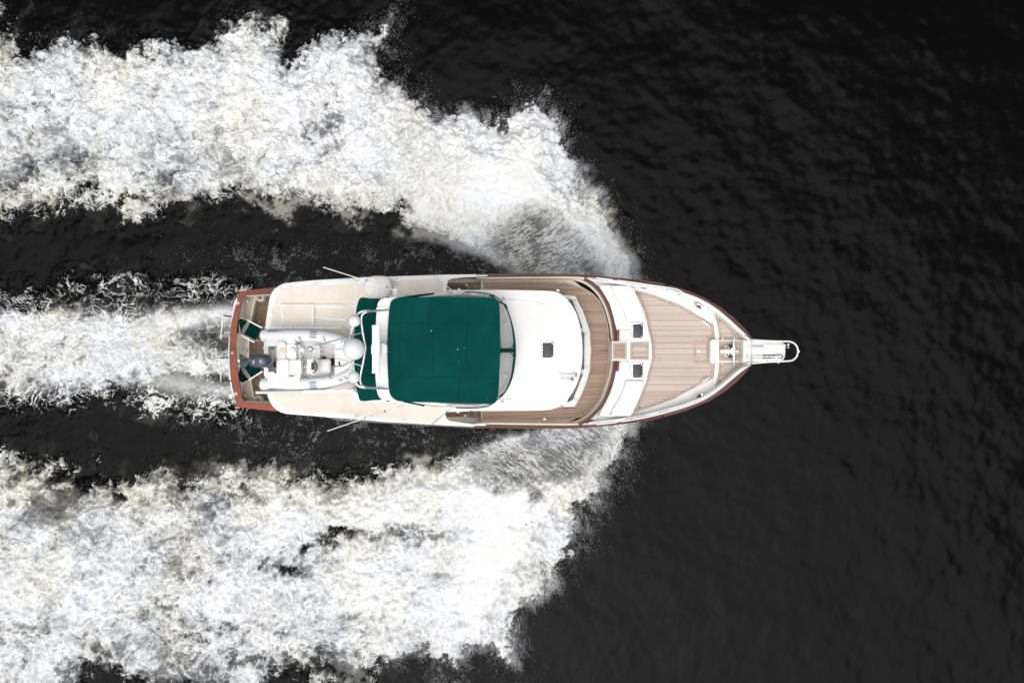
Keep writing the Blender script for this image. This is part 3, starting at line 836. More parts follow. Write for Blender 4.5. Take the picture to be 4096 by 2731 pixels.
# ---- varnished rails along the sheer (outer edge / inner edge measured separately forward)
def line(fn_pts, n=90, z=None):
    return resample([tuple(W(*p, zz)) for p, zz in fn_pts], n)
# mid and forward port rail
inner_p = [(B(1265,128),2.95),(C(0,130),3.0),(C(400,126),3.0),(C(700,126),3.0),(C(850,128),3.02),(C(950,138),3.03),(C(1150,160),3.25),(C(1420,196),3.1),(C(1704,240),3.15),(D(250,228),3.17),(D(420,276),3.2),(D(560,330),3.22),
  (D(700,410),3.25),(D(830,515),3.28),(D(930,612),3.3),(D(1025,692),3.32)]
outer_p = [(B(1265,104),2.95)] + sheer_p[7:]
strip('cap_rail', line(outer_p), line(inner_p), .06, MAHOG, Y_)
inner_s = [(B(1250,1482),2.95),(C(0,1474),3.0),(C(400,1480),3.0),(C(700,1482),3.0),(C(850,1480),3.02),(C(950,1476),3.03),(C(1200,1447),3.25),(C(1420,1410),3.1),(C(1600,1365),3.13),(D(200,1378),3.15),(D(430,1312),3.2),
  (D(600,1245),3.22),(D(720,1170),3.25),(D(830,1080),3.28),(D(930,995),3.3),(D(1025,925),3.32)]
outer_s = [(B(1250,1508),2.95)] + sheer_s[7:]
strip('cap_rail', line(outer_s), line(inner_s), .06, MAHOG, Y_)
# white bulwark skin inside the rails, with a thin steel rail on it
def wall_between(name, top, zb, th, mat, side):
    o3 = [(x, y, z - .03) for x, y, z in top]; bm = bmesh.new()
    i3 = [(x, y - side * th, z) for x, y, z in o3]
    rows = []
    for a_, b_ in zip(o3, i3):
        zz = zb if not callable(zb) else zb(a_[0])
        rows.append([bm.verts.new(a_), bm.verts.new(b_), bm.verts.new((b_[0], b_[1], zz)), bm.verts.new((a_[0], a_[1], zz))])
    for a_, b_ in zip(rows, rows[1:]):
        for k in range(4): bm.faces.new((a_[k], a_[(k + 1) % 4], b_[(k + 1) % 4], b_[k]))
    bm.faces.new(rows[0]); bm.faces.new(rows[-1][::-1])
    return link(name, bm, mat, Y_)
for inn, sd_ in ((inner_p, 1), (inner_s, -1)):
    L_ = line(inn)
    fw = [p for p in L_ if p[0] > W(*C(900, 0), 3).x]
    wall_between('bulwark', fw, Z_FD - .1, .10, GEL, sd_)
    L2 = [(x, y - sd_ * .055, z + .012) for x, y, z in fw]
    tube('rail_track', L2, .012, STEEL, Y_, 6)
    aft = [p for p in L_ if p[0] <= W(*C(980, 0), 3).x]
    wall_between('bulwark', [(x, y - sd_ * .012, z) for x, y, z in aft], 1.75, .05, CREAM, sd_)

# ---- transom: cap, settee, platform
oc = [A(585,222),A(420,241),A(243,262),A(234,300),A(222,345),A(197,440),A(172,540),A(158,640),A(152,790),A(154,930),A(164,1050),A(182,1150),A(205,1242),A(212,1280),A(220,1312),A(400,1332),A(580,1352)]
ic = [A(585,282),A(420,288),A(305,300),A(292,306),A(280,322),A(262,380),A(240,480),A(222,580),A(213,700),A(211,790),A(217,900),A(230,1010),A(247,1110),A(262,1210),A(272,1244),A(290,1262),A(305,1268),A(420,1278),A(580,1288)]
o3 = [tuple(W(*p, Z_TR)) for p in oc]; i3 = [tuple(W(*p, Z_TR)) for p in ic]
def seg_rail(a_, b_, c_, d_, mat):
    strip('transom_cap', a_, b_, .07, mat, Y_)
strip('transom_cap', resample(o3[:3], 12), resample(i3[:3] , 12), .07, MAHOT, Y_)
strip('transom_cap', resample(o3[2:9], 30), resample(i3[2:10], 30), .07, MAHOT, Y_)
strip('transom_cap', resample(o3[8:15], 30), resample(i3[9:17], 30), .07, MAHOT, Y_)
strip('transom_cap', resample(o3[14:], 12), resample(i3[16:], 12), .07, MAHOT, Y_)
for x, y in ((229, 369), (179, 822), (213, 1192)):
    c_ = W(*A(x, y), Z_TR); r0 = .055 if y != 822 else .042
    o = lathe('hawse_ring', c_, [(r0 * .45, -.01), (r0 * .45, .012), (r0 * .8, .018), (r0, .006), (r0, -.01)], WPIPE, Y_, 20)
    lathe('hawse_hole', c_, [(r0 * .44, .004), (r0 * .44, .010)], BLACK, Y_, 16)
for y0 in (580, 782):       # seams of the cap
    tube('cap_seam', [tuple(W(*A(156 if y0 > 700 else 163, y0 + 22 * (y0 < 700)), Z_TR + .002)), tuple(W(*A(212 if y0 > 700 else 222, y0), Z_TR + .002))], .004, BLACK, Y_, 4)
# cockpit sole, inner linings
sole = [A(240,290),A(940,250),A(940,1320),A(240,1280)]
prism('cockpit_floor', lambda x, y: (x, y), sole, Z_SOLE - .03, Z_SOLE - .12, GEL, Y_)
cp = [(322,286),(600,268),(600,1300),(330,1300),(322,1210),(345,1180),(330,1040),(322,900),(322,700),(340,540),(365,400),(380,340)]
ck = empty('cockpit_deck', (0,0,0), None, None); ck.parent = Y_; 
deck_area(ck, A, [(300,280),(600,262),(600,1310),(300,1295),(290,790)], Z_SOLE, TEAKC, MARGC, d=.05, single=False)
# settee / transom locker, cream, under the cap
st = [A(262,290),A(395,288),A(400,300),A(392,345),A(375,420),A(352,540),A(336,660),A(328,790),A(330,900),A(340,1010),A(356,1110),A(378,1205),A(384,1240),A(410,1268),A(400,1282),A(250,1280),A(215,1100),A(190,900),A(185,700),A(215,480)]
prism('transom_locker', lambda x, y: (x, y), st, 1.30, Z_SOLE, CREAMD, Y_, bev=.02)
fl_o = [tuple(W(*A(*p), 1.312)) for p in [(398,300),(378,400),(352,540),(336,660),(328,790),(330,900),(340,1010),(356,1110),(380,1225)]]
strip('locker_edge', fl_o, offs(fl_o, -.05), .03, CREAM, Y_)
strip('cockpit_lining', [tuple(W(*A(*p), 1.9)) for p in [(300,302),(420,293),(600,284)]], [tuple(W(*A(*p), 1.9)) for p in [(300,306),(420,297),(600,288)]], .9, CREAM, Y_)
strip('cockpit_lining', [tuple(W(*A(*p), 1.9)) for p in [(290,1263),(420,1272),(600,1284)]], [tuple(W(*A(*p), 1.9)) for p in [(290,1259),(420,1268),(600,1280)]], .9, CREAM, Y_)
for x, y in ((318, 355), (300, 1208)):
    c_ = W(*A(x, y), 1.30)
    M_ = Matrix.Rotation(R(-10 if y < 700 else 10), 3, 'Z') @ Matrix.Diagonal((.6, 1, 1))
    o = lathe('oval_light', c_, [(.10, 0), (.10, .012), (.085, .018), (.07, .008)], GREYM, Y_, 24, M_)
    lathe('light_lens', c_, [(.068, 0), (.066, .022), (.03, .034)], WPIPE, Y_, 20, M_)
for x, y in ((427, 316), (407, 1246)):
    c_ = W(*A(x, y), 1.33)
    lathe('scupper_pod', c_, [(.145, -.3), (.145, -.02), (.13, 0), (.10, 0), (.10, -.06)], CREAM, Y_, 26)
    lathe('cup_well', c_, [(.098, -.05), (.098, .004)], GREYM, Y_, 20)
    lathe('drain', c_ + Vector((.03, -.01, .006)), [(.04, -.02), (.035, .002)], BLACK, Y_, 14)
# hatch line, latch, gas fittings
tube('locker_seam', WP(A, [(215,790,1.310),(322,792,1.310)]), .012, GREYM, Y_, 6)
tube('locker_latch', WP(A, [(318,772,1.325),(318,818,1.325)]), .016, GREYM, Y_, 6)
prism('lift_ring', A, rrect(277,740,286,778,3), 1.310, 1.290, GREYM, Y_)
prism('outlet_panel', A, rrect(258,538,296,576,3), 1.312, 1.290, WPIPE, Y_)
prism('outlet_face', A, rrect(262,542,294,572,2), 1.317, 1.305, GREYM, Y_)
text('outlet_mark', 'Q-', W(*A(278, 557), 1.320), .10, WPIPE, Y_, rz=R(90))
for k in range(7):
    x, y = 247 + k * 3.6, 1005 + k * 21
    c_ = W(*A(x, y), 1.300); lathe('rod_holder', c_, [(.034, 0), (.036, .03), (.024, .034), (.022, .015)], BRONZE, Y_, 14)
tube('shower_fitting', WP(A, [(226,999,1.360),(243,1003,1.360)]), .014, STEEL, Y_, 6)
# swim platform with staple rails
pf = [A(215,322),A(196,350),A(185,420),A(166,560),A(150,700),A(143,800),A(142,920),A(152,1050),A(168,1150),A(185,1210),A(205,1245),A(260,1245),A(300,800),A(260,330)]
prism('swim_platform', lambda x, y: (x, y), pf, 1.05, .93, GEL, Y_, bev=.03)
for y in (748, 812):
    box('platform_bracket', W(*A(155, y), 1.4), .03, .09, .05, WPIPE, Y_)
for (ax, ay), (bx, by), (cx_, cy_), (dx_, dy_) in (((185,491),(97,482),(76,698),(158,701)), ((158,862),(66,868),(78,1078),(178,1075))):
    pts = cr([tuple(W(*A(ax,ay),1.75)), tuple(W(*A(ax-50,(ay+by)/2),1.72)), tuple(W(*A(bx+8,by),1.62)), tuple(W(*A(bx-3,by+14),1.55)), tuple(W(*A((bx+cx_)/2-1,(by+cy_)/2),1.5)), tuple(W(*A(cx_-1,cy_-14),1.55)), tuple(W(*A(cx_+8,cy_),1.62)), tuple(W(*A(dx_-45,dy_),1.72)), tuple(W(*A(dx_,dy_),1.75))], 4, False)
    n_ = len(pts)
    tube('staple_rail', pts[8:-8], .024, WPIPE, Y_)
    tube('staple_foot', pts[:9], .022, ARMREFL, Y_)
    tube('staple_foot', pts[-9:], .022, ARMREFL, Y_)
    for p in ((ax, ay), (dx_, dy_)): box('rail_bracket', W(*A(*p), 1.8), .05, .10, .06, WPIPE, Y_)

# ---- aft boat deck over the cockpit
bd = cr([A(602,212),A(555,252),A(528,300),A(508,390),A(492,490),A(478,600),A(468,740),A(470,960),A(482,1100),A(497,1190),A(514,1245),A(545,1300),A(600,1350),A(680,1376)], 4, False)
bd += [A(1000,1400),A(1477,1438),B(400,1445),B(850,1470),B(1000,1478),B(1244,1490),B(1244,1463),B(1020,1448),B(985,1425),B(972,1390),B(972,1310),B(1000,1200),B(1000,380),B(988,290),B(988,190),B(996,162),B(1030,140),B(1150,134),B(1265,131),B(1265,106),B(1000,110),B(870,114),B(400,130),A(1477,128),A(900,163),A(650,186)]
prism('boat_deck', lambda x, y: (x, y), bd, Z_BD, Z_BD - .14, GEL, Y_, bev=.03)
prism('overhang_extension', B, rrect(1262,113,1362,126,2), 3.2, 3.12, GEL, Y_)
prism('overhang_extension', B, rrect(1242,1466,1348,1481,2), 3.2, 3.12, GEL, Y_)
# raised toe edge at the border
edge_o = cr([A(604,222),A(560,262),A(540,310),A(520,395),A(503,495),A(490,600)], 4, False)
e3 = [tuple(W(*p, Z_BD + .02)) for p in edge_o]
def panel(pts, r=0, z=Z_BD + .006, mat=NONSKID, fn=A): return prism('nonskid_panel', fn, pts, z, z - .03, mat, Y_)
panel(cr([(660,222),(615,250),(590,290),(575,330)], 3, False) + [(560,382),(1291,390),(1295,195),(900,210),(750,216)])
panel([(546,392),(622,391),(622,578),(528,578),(535,480)])
panel([(928,410),(1190,410),(1205,402),(1290,402),(1290,566),(1210,566),(1190,556),(928,556)])
panel([(172,192),(600,158),(905,152),(935,160),(957,185),(957,300),(172,336)], fn=B)
panel([(548,1192),(600,1188),(900,1188),(1280,1186),(1280,1382),(900,1362),(700,1345),(630,1320),(580,1280),(555,1240)])
panel([(150,1262),(560,1280),(945,1310),(942,1425),(925,1447),(880,1452),(500,1425),(150,1395)], fn=B)
panel([(510,602),(1290,604),(1290,1160),(510,1150)], z=Z_BD + .004, mat=NONSKID)
# sliding hatch with runners
prism('sliding_hatch', A, rrect(624,380,920,580,5), Z_BD + .09, Z_BD, GEL, Y_, bev=.012)
prism('hatch_top', A, rrect(636,392,902,570,4), Z_BD + .096, Z_BD + .08, NONSKID, Y_)
tube('hatch_handle', WP(A, [(652,462,3.47),(651,480,3.49),(651,495,3.47)]), .008, STEEL, Y_, 6)
for y in (392, 568):
    prism('hatch_runner', A, rrect(921, y - 12, 1212, y + 12, 12), Z_BD + .05, Z_BD, GEL, Y_, bev=.012)
    prism('runner_slot', A, rrect(930, y - 3, 1195, y + 3, 3), Z_BD + .056, Z_BD + .04, GELG, Y_)
    lathe('runner_knob', W(*A(1190, y + 6), Z_BD + .05), [(.015, 0), (.012, .02)], GREYM, Y_, 10)
for x0_, y0_, x1_, y1_ in ((1294,196,1303,600),(1205,392,1290,396)): prism('deck_rib', A, rrect(x0_, y0_, x1_, y1_, 2), Z_BD + .012, Z_BD, GEL, Y_)
# rails of the boat deck
tube('guard_rail', cr(WP(A, [(1180,592,3.75),(900,590,3.9),(540,590,3.92),(508,580,3.92),(497,545,3.92),(520,400,3.92),(540,300,3.92),(560,262,3.92),(600,225,3.9),(650,200,3.88),(900,178,3.85),(1300,154,3.8)]) + WP(B, [(0,155,3.78),(300,140,3.75),(560,128,3.72),(880,117,3.70)]), 5, False), .014, WPIPE, Y_, 8)
tube('guard_rail', WP(B, [(875,117,3.7),(960,190,4.1),(1040,252,4.6),(1055,268,4.7)]), .016, WPIPE, Y_, 8)
tube('guard_rail', WP(B, [(855,1470,3.7),(940,1400,4.1),(1030,1325,4.6),(1040,1312,4.7)]), .016, STEEL, Y_, 8)
tube('guard_rail', cr(WP(A, [(690,1352,3.8),(1000,1378,3.78),(1300,1402,3.75)]) + WP(B, [(0,1408,3.75),(300,1425,3.72),(600,1450,3.7),(855,1470,3.7)]), 4, False), .013, WPIPE, Y_, 8)
for x, y, ox, oy, fn in ((912,176,78,22,A),(1280,155,60,20,A),(524,462,10,0,A),(690,595,15,6,A),(965,595,15,6,A),(1165,590,90,12,A),(150,152,55,22,B),(525,130,40,28,B),(570,240,30,-4,A),(140,1420,60,-16,B),(280,1425,40,-14,B),(570,1448,50,-18,B),(1260,1425,60,-20,A)):
    tube('rail_stanchion', WP(fn, [(x, y, 3.84), (x + ox * .9, y + oy * .9, Z_BD)]), .012, STEEL, Y_, 6)
    lathe('stanchion_base', W(*fn(x + ox * .9, y + oy * .9), Z_BD), [(.035, 0), (.03, .015), (.012, .02)], STEEL, Y_, 12)
for x, y in ((718, 216), (925, 201), (612, 232)): prism('rail_pad', A, rrect(x-20, y-7, x+20, y+7, 3), Z_BD + .014, Z_BD, GELG, Y_)
# pillars that carry the boat deck, and the saloon below it
for x, y in ((610, 300), (610, 1275)): tube('deck_pillar', [tuple(W(*A(x, y), 3.2)), (W(*A(x, y), 3.2).x, W(*A(x, y), 3.2).y, 1.85)], .03, WPIPE, Y_)
prism('saloon_house', lambda x, y: (x, y), [A(905,330),A(905,1250),B(600,1370),B(1200,1350),B(1200,250),B(600,240)], 3.22, Z_SOLE - .02, GEL, Y_)
# crane boom stowed along the starboard side of the tender
prism('crane_boom', A, [(390,1170),(826,1164),(826,1186),(390,1194)], 4.15, 4.03, GELG, Y_, bev=.008)
prism('crane_boom', A, [(826,1160),(1283,1150),(1283,1178),(826,1188)], 4.2, 4.02, GEL, Y_, bev=.01)
prism('crane_base', A, rrect(1240,1145,1300,1190,6), 4.0, Z_BD, GEL, Y_, bev=.02)

# ---- teak side decks and Portuguese bridge
def base_deck(pts, z, name='side_deck'): return prism(name, C, pts, z - .028, z - .12, GEL, Y_)
u_out_t = [(-45,172),(400,170),(600,172),(750,186),(870,226),(960,282),(1022,347),(1062,440),(1091,540),(1106,640),(1112,800)]
u_in_t = [(936,800),(928,650),(903,560),(858,440),(793,310),(690,296),(-45,296)]
u_out_b = [(1112,804),(1106,960),(1086,1080),(1051,1180),(1001,1280),(932,1350),(860,1402),(760,1427),(600,1438),(-60,1434)]
u_in_b = [(-60,1302),(690,1302),(795,1300),(850,1195),(898,1080),(926,960),(936,804)]
dk = empty('side_deck', (0,0,0), None, None); dk.parent = Y_
full = u_out_t[:-1] + [(1112,801)] + u_out_b[1:] + u_in_b[:-1] + [(936,801)] + u_in_t[1:]
P2 = [W(*C(*p), Z_DK)[:2] for p in full]
bm = bmesh.new(); bm_prism(bm, P2, Z_DK - .005, Z_DK - .03); link('caulk_bed', bm, CAULK, dk)
_, q_ = margin('margin_board', P2, .055, Z_DK + .001, MARG, dk)
q_ = inset_poly(q_, .006)
n1 = len(u_out_t); n2 = n1 + len(u_out_b) - 1; n3 = n2 + len(u_in_b) - 1
dy_ = .004
ht = q_[:n1 - 1] + [(q_[n1 - 1][0], q_[n1 - 1][1] + dy_)] + [(q_[n3][0], q_[n3][1] + dy_)] + q_[n3 + 1:]
hb_ = [(q_[n1 - 1][0], q_[n1 - 1][1] - dy_)] + q_[n1:n3] + [(q_[n3][0], q_[n3][1] - dy_)]
planking(dk, ht, Z_DK, TEAKM, ang=R(-2.2)); planking(dk, hb_, Z_DK, TEAKM, ang=R(2.6))
prism('deck_core', C, [(-60,140),(700,142),(790,172),(910,262),(1070,470),(1130,800),(1070,1130),(910,1335),(790,1424),(700,1458),(-60,1462)], Z_DK - .03, Z_DK - .10, CREAM, Y_)
# waterway ledge and its white ridge
arc_c = [(-60,113),(400,112),(700,116),(800,124),(880,147),(960,196),(1040,282),(1093,380),(1128,480),(1150,580),(1165,712)]
arc_cb = [(1160,893),(1150,985),(1130,1080),(1095,1185),(1050,1280),(985,1362),(905,1430),(830,1470),(720,1490),(400,1493),(-60,1488)]
def arc3(pts, z, fn=C): return [tuple(W(*fn(*p), z)) for p in cr(pts, 5, False)]
full_arc = arc_c + [(1168,800)] + arc_cb
# inner bulwark wall (cream) with the varnished cap on it
def shifted(pts, z, d): return offs(arc3(pts, z), d)
for pts in (arc_c[4:], arc_cb[:-3]):
    L_ = arc3(pts, Z_CAP + .02)
    strip('bridge_cap_rail', offs(L_, .048), offs(L_, -.048), .05, MAHOG, Y_)
Lw = arc3([p for p in full_arc][1:-1], Z_CAP - .035)
strip('bridge_bulwark', offs(Lw, -.005), offs(Lw, -.05), .60, CREAM, Y_)
Lw2 = offs(arc3(full_arc, Z_DK + .10), -.06)
strip('waterway_ledge', Lw2, offs(Lw2, -.085), .12, CREAM, Y_)
strip('waterway_ridge', offs([(x, y, z + .03) for x, y, z in Lw2], -.035), offs([(x, y, z + .03) for x, y, z in Lw2], -.07), .05, GEL, Y_)
# side gates where the rail ends, lower side deck and the steps
for sd_, yy in ((1, (190, 272, 170, 176, 133)), (-1, (1315, 1395, 0, 0, 0))):
    y0_, y1_ = (184, 300) if sd_ > 0 else (1300, 1402)
    ld = empty('lower_side_deck', (0,0,0), None, None); ld.parent = Y_
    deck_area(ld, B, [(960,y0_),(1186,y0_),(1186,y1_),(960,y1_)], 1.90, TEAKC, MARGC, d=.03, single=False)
    prism('deck_core', B, [(940,150),(1340,142),(1340,320),(940,320)] if sd_ > 0 else [(940,1290),(1340,1290),(1340,1462),(940,1452)], 1.86, 1.6, CREAM, Y_)
    for k, (xa, xb, zz) in enumerate(((1184,1250,2.08),(1246,1316,2.26))):
        ya, yb = (180 - 10 * k, 300) if sd_ > 0 else (1300, 1410 + 8 * k)
        prism('step_block', B, [(xa, ya - 8),(xb + 4, ya - 8),(xb + 4, yb + 8),(xa, yb + 8)], zz - .028, 1.7, GELG, Y_)
        s_ = empty('boarding_step', (0,0,0), None, None); s_.parent = Y_
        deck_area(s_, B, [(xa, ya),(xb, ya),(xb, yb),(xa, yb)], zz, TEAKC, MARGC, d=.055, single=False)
    cy = 205 if sd_ > 0 else 1392
    lathe('fill_cap', W(*B(1175 if sd_ > 0 else 1162, cy), 1.92), [(.055, -.02), (.055, .03), (.035, .03), (.032, .0)], CREAM, Y_, 18)
    lathe('deck_light', W(*B(1103 if sd_ > 0 else 1096, 243 if sd_ > 0 else 1357), 1.91), [(.06, 0), (.05, .02), (.02, .03)], STEEL, Y_, 18)
    cy = 158 if sd_ > 0 else 1440
    tube('mooring_cleat', cr(WP(B, [(1168,cy-10,2.3),(1185,cy-6,2.33),(1180,cy+8,2.3),(1168,cy+6,2.28)]), 3, False), .014, CREAM, Y_, 6)
    ra = cr(WP(B, [(1190,166,2.4),(1330,152,2.6),(1350,145,2.62),(1362,132,2.7)] if sd_ > 0 else [(1180,1436,2.4),(1320,1448,2.6),(1340,1455,2.62),(1350,1468,2.7)]), 4, False)
    tube('side_gate', ra, .009, CREAM, Y_, 6)
for x, y in ((640, 252), (520, 1425)): lathe('deck_light', W(*C(x, y), Z_DK + .004), [(.052, 0), (.046, .016), (.02, .022)], STEEL, Y_, 18)

# ---- foredeck: moulding, trunk cabin, seats
fo = [(560,110),(940,132),(1150,158),(1420,196),(1704,240)]
fpx = mp(C, fo[2:]) + mp(D, [(420,276),(560,330),(700,410),(830,515),(930,612),(1000,692),(1000,925),(930,995),(830,1080),(720,1170),(600,1245),(430,1312),(200,1378)]) + mp(C, [(1420,1410),(1200,1447),(1000,1470),(960,1440),(1090,1300),(1160,1000),(1165,800),(1155,600),(1080,320),(960,170)])
prism('foredeck_moulding', lambda x, y: (x, y), fpx, Z_FD - .04, Z_FD - .2, GEL, Y_)
wb = mp(C, [(1000,205),(1115,208),(1290,200),(1322,235),(1380,335),(1425,440),(1447,530),(1463,620),(1478,710),(1494,725),(1497,880),(1480,900),(1462,990),(1440,1085),(1398,1190),(1325,1365),(1300,1402),(1108,1400),(1000,1395),(1075,1290),(1120,1180),(1150,1080),(1172,980),(1182,880),(1184,730),(1172,600),(1148,470),(1110,370),(1060,270)])
prism('trunk_cabin', lambda x, y: (x, y), wb, 3.02, Z_FD - .05, GEL, Y_, bev=.03, seg=3)
# sloping skin between the bridge rail and the trunk
Ls = arc3([(905,160),(960,196),(1040,282),(1093,380),(1128,480),(1150,580),(1165,712),(1168,800),(1160,893),(1150,985),(1130,1080),(1095,1185),(1050,1280),(985,1362),(925,1415)], Z_CAP - .05)
bm = bmesh.new(); r0 = None
for i, p in enumerate(Ls):
    q1, q2 = offs(Ls, .02)[i], None
    wd = .45 * math.sin(math.pi * i / (len(Ls) - 1)) ** .6 + .06
    pts4 = [offs(Ls, .02)[i], offs(Ls, .02 + wd * .5)[i], offs(Ls, .02 + wd)[i]]
    r1 = [bm.verts.new((pts4[0][0], pts4[0][1], Z_CAP - .06)), bm.verts.new((pts4[1][0], pts4[1][1], Z_CAP - .16)), bm.verts.new((pts4[2][0], pts4[2][1], Z_FD - .02)), bm.verts.new((pts4[0][0], pts4[0][1], Z_FD - .3))]
    if r0:
        for k in range(4): bm.faces.new((r0[k], r0[(k + 1) % 4], r1[(k + 1) % 4], r1[k]))
    r0 = r1
link('bridge_front_skin', bm, GEL, Y_, 60)
for pts, nm in (([(1118,214),(1300,207),(1334,254),(1400,385),(1442,528),(1425,537),(1290,540),(1262,532),(1235,430),(1205,340),(1165,268)], 's'), ([(1112,1388),(1296,1397),(1328,1352),(1392,1200),(1428,1082),(1415,1073),(1278,1070),(1255,1076),(1232,1170),(1195,1280),(1150,1348)], 's')):
    prism('bow_seat_cushion', C, pts, 3.14, 3.0, VINYLW, Y_, bev=.05, seg=3)
for x0_, y0_, x1_, y1_ in ((1296,545,1440,700),(1294,908,1432,1062)):
    prism('hatch_plinth', C, rrect(x0_, y0_, x1_, y1_, 12), 3.07, 3.0, GEL, Y_, bev=.02)
def deck_hatch(x0_, y0_, x1_, y1_, z, parent=Y_):
    prism('hatch_frame', C, rrect(x0_, y0_, x1_, y1_, 14), z + .03, z - .02, STEEL, parent, bev=.012)
    prism('hatch_rim', C, rrect(x0_ + 8, y0_ + 8, x1_ - 4, y1_ - 4, 10), z + .036, z + .02, WPIPE, parent, bev=.004)
    g_ = prism('hatch_glass', C, rrect(x0_ + 12, y0_ + 11, x1_ - 7, y1_ - 8, 7), z + .045, z + .03, GLASSD, parent, bev=.004)
    for y in (y0_ + 20, y1_ - 20): lathe('hatch_knob', W(*C(x1_ - 18, y), z + .045), [(.022, 0), (.022, .012), (.014, .018)], WPIPE, parent, 14)
    for k in (.2, .4, .62, .8): prism('hatch_hinge', C, rrect(x0_ - 3, y0_ + (y1_ - y0_) * k - 6, x0_ + 9, y0_ + (y1_ - y0_) * k + 6, 2), z + .045, z, GREYM if k != .4 else WPIPE, parent)
deck_hatch(1312, 549, 1420, 694, 3.07)
deck_hatch(1310, 914, 1418, 1054, 3.07)
# steps through the bridge and the boxes beside them
for x0_, y0_, x1_, y1_, zz in ((1141,730,1264,878,3.12),(1300,725,1466,884,3.09)):
    prism('step_surround', C, rrect(x0_ - 9, y0_ - 14, x1_ + 10, y1_ + 14, 6), zz - .028, 2.6, GEL, Y_, bev=.012)
    s_ = empty('bridge_step', (0,0,0), None, None); s_.parent = Y_
    deck_area(s_, C, [(x0_, y0_),(x1_, y0_),(x1_, y1_),(x0_, y1_)], zz, TEAKF if x0_ > 1200 else TEAKM, MARG, d=.07)
for y0_, y1_ in ((612, 708), (897, 990)):
    prism('gate_box', C, rrect(1198, y0_ + 2, 1286, y1_, 5), 3.08, 2.95, GEL, Y_, bev=.01)
    prism('bridge_gate', C, [(1176, y0_ + 14),(1186, y0_),(1197, y0_),(1199, y1_),(1176, y1_)] if y0_ < 700 else [(1176, y0_),(1199, y0_),(1192, y1_ - 8),(1182, y1_),(1172, y1_ - 4)], 3.16, 2.95, MAHOT, Y_, bev=.008)
    for x in (1214, 1274):
        prism('gate_latch', C, rrect(x - 3, (690 if y0_ < 700 else 897), x + 3, (706 if y0_ < 700 else 914), 2), 3.10, 3.06, GREYM, Y_)
    tube('gate_handle', WP(C, [(1226, y0_ + 12, 3.095), (1226, y0_ + 36, 3.095)]), .006, STEEL, Y_, 6)
# foredeck teak
fd = empty('foredeck', (0,0,0), None, None); fd.parent = Y_
fdp = mp(C, [(1337,250),(1363,259)]) + mp(D, [(70,272),(130,290),(220,325),(330,362),(440,415),(560,487),(692,568),(703,688),(660,703),(652,740),(652,875),(660,903),(700,930),(686,1052),(570,1112),(450,1172),(330,1240),(230,1277),(130,1312),(40,1338)]) + mp(C, [(1332,1362),(1365,1285),(1402,1190),(1442,1082),(1463,990),(1478,905),(1492,890),(1498,800),(1494,717),(1477,702),(1463,600),(1447,530),(1422,430),(1382,335)])
deck_area(fd, lambda x, y: (x, y), fdp, Z_FD, TEAKF, MARG, d=.075)
# flush hatch in the foredeck
ph = [W(*D(*p), Z_FD + .006)[:2] for p in [(512,700),(662,700),(662,912),(512,912)]]
m_, q_ = margin('hatch_border', ph, .08, Z_FD + .007, MARG, fd)
lathe('lift_handle', W(*D(554, 806), Z_FD + .01), [(.055, 0), (.05, .012), (.02, .016)], WPIPE, fd, 20)
# bow triangles and the windlass well
for pts in ([(708,466),(745,494),(800,540),(868,608),(940,702),(741,702),(735,600),(722,530)], [(704,1150),(742,1122),(795,1075),(862,1000),(938,914),(741,914),(735,1000),(722,1080)]):
    tr_ = empty('bow_deck', (0,0,0), None, None); tr_.parent = Y_
    deck_area(tr_, D, pts, Z_FD + .02, TEAKF, MARG, d=.07)
prism('well_surround', D, [(742,702),(960,704),(985,706),(985,905),(742,908)], Z_FD + .10, Z_FD - .1, GEL, Y_, bev=.01)
wl = empty('windlass_deck', (0,0,0), None, None); wl.parent = Y_
deck_area(wl, D, [(748,718),(940,718),(955,750),(962,805),(955,860),(940,894),(748,894)], Z_FD + .135, TEAKF, MARG, d=.09)
prism('deck_rib', D, [(700,480),(722,540),(735,620),(742,705),(704,705),(700,600),(690,568),(690,500)], Z_FD + .03, Z_FD - .1, GEL, Y_, bev=.01)
prism('deck_rib', D, [(700,1130),(690,1090),(688,1052),(700,1000),(704,908),(742,908),(735,1000),(722,1080)], Z_FD + .03, Z_FD - .1, GEL, Y_, bev=.01)
prism('anchor_locker', D, rrect(664,702,742,914,12), 3.02, Z_FD - .1, GEL, Y_, bev=.03, seg=3)
prism('locker_lid', D, rrect(682,718,736,900,8), 3.05, 3.0, GEL, Y_, bev=.015)
for x, y in ((773,692),(879,690),(770,922),(879,922),(660,742),(660,873)):
    r_ = 'x' if x < 700 else 'y'
    bm = bmesh.new(); c_ = W(*D(x, y), Z_FD + .13)
    bm_tube(bm, [c_ + Vector((-.04 if r_ == 'x' else 0, -.045 if r_ == 'y' else 0, 0)), c_ + Vector((.04 if r_ == 'x' else 0, .045 if r_ == 'y' else 0, 0))], [.024, .018], 10)
    link('rope_post', bm, WPIPE, Y_)
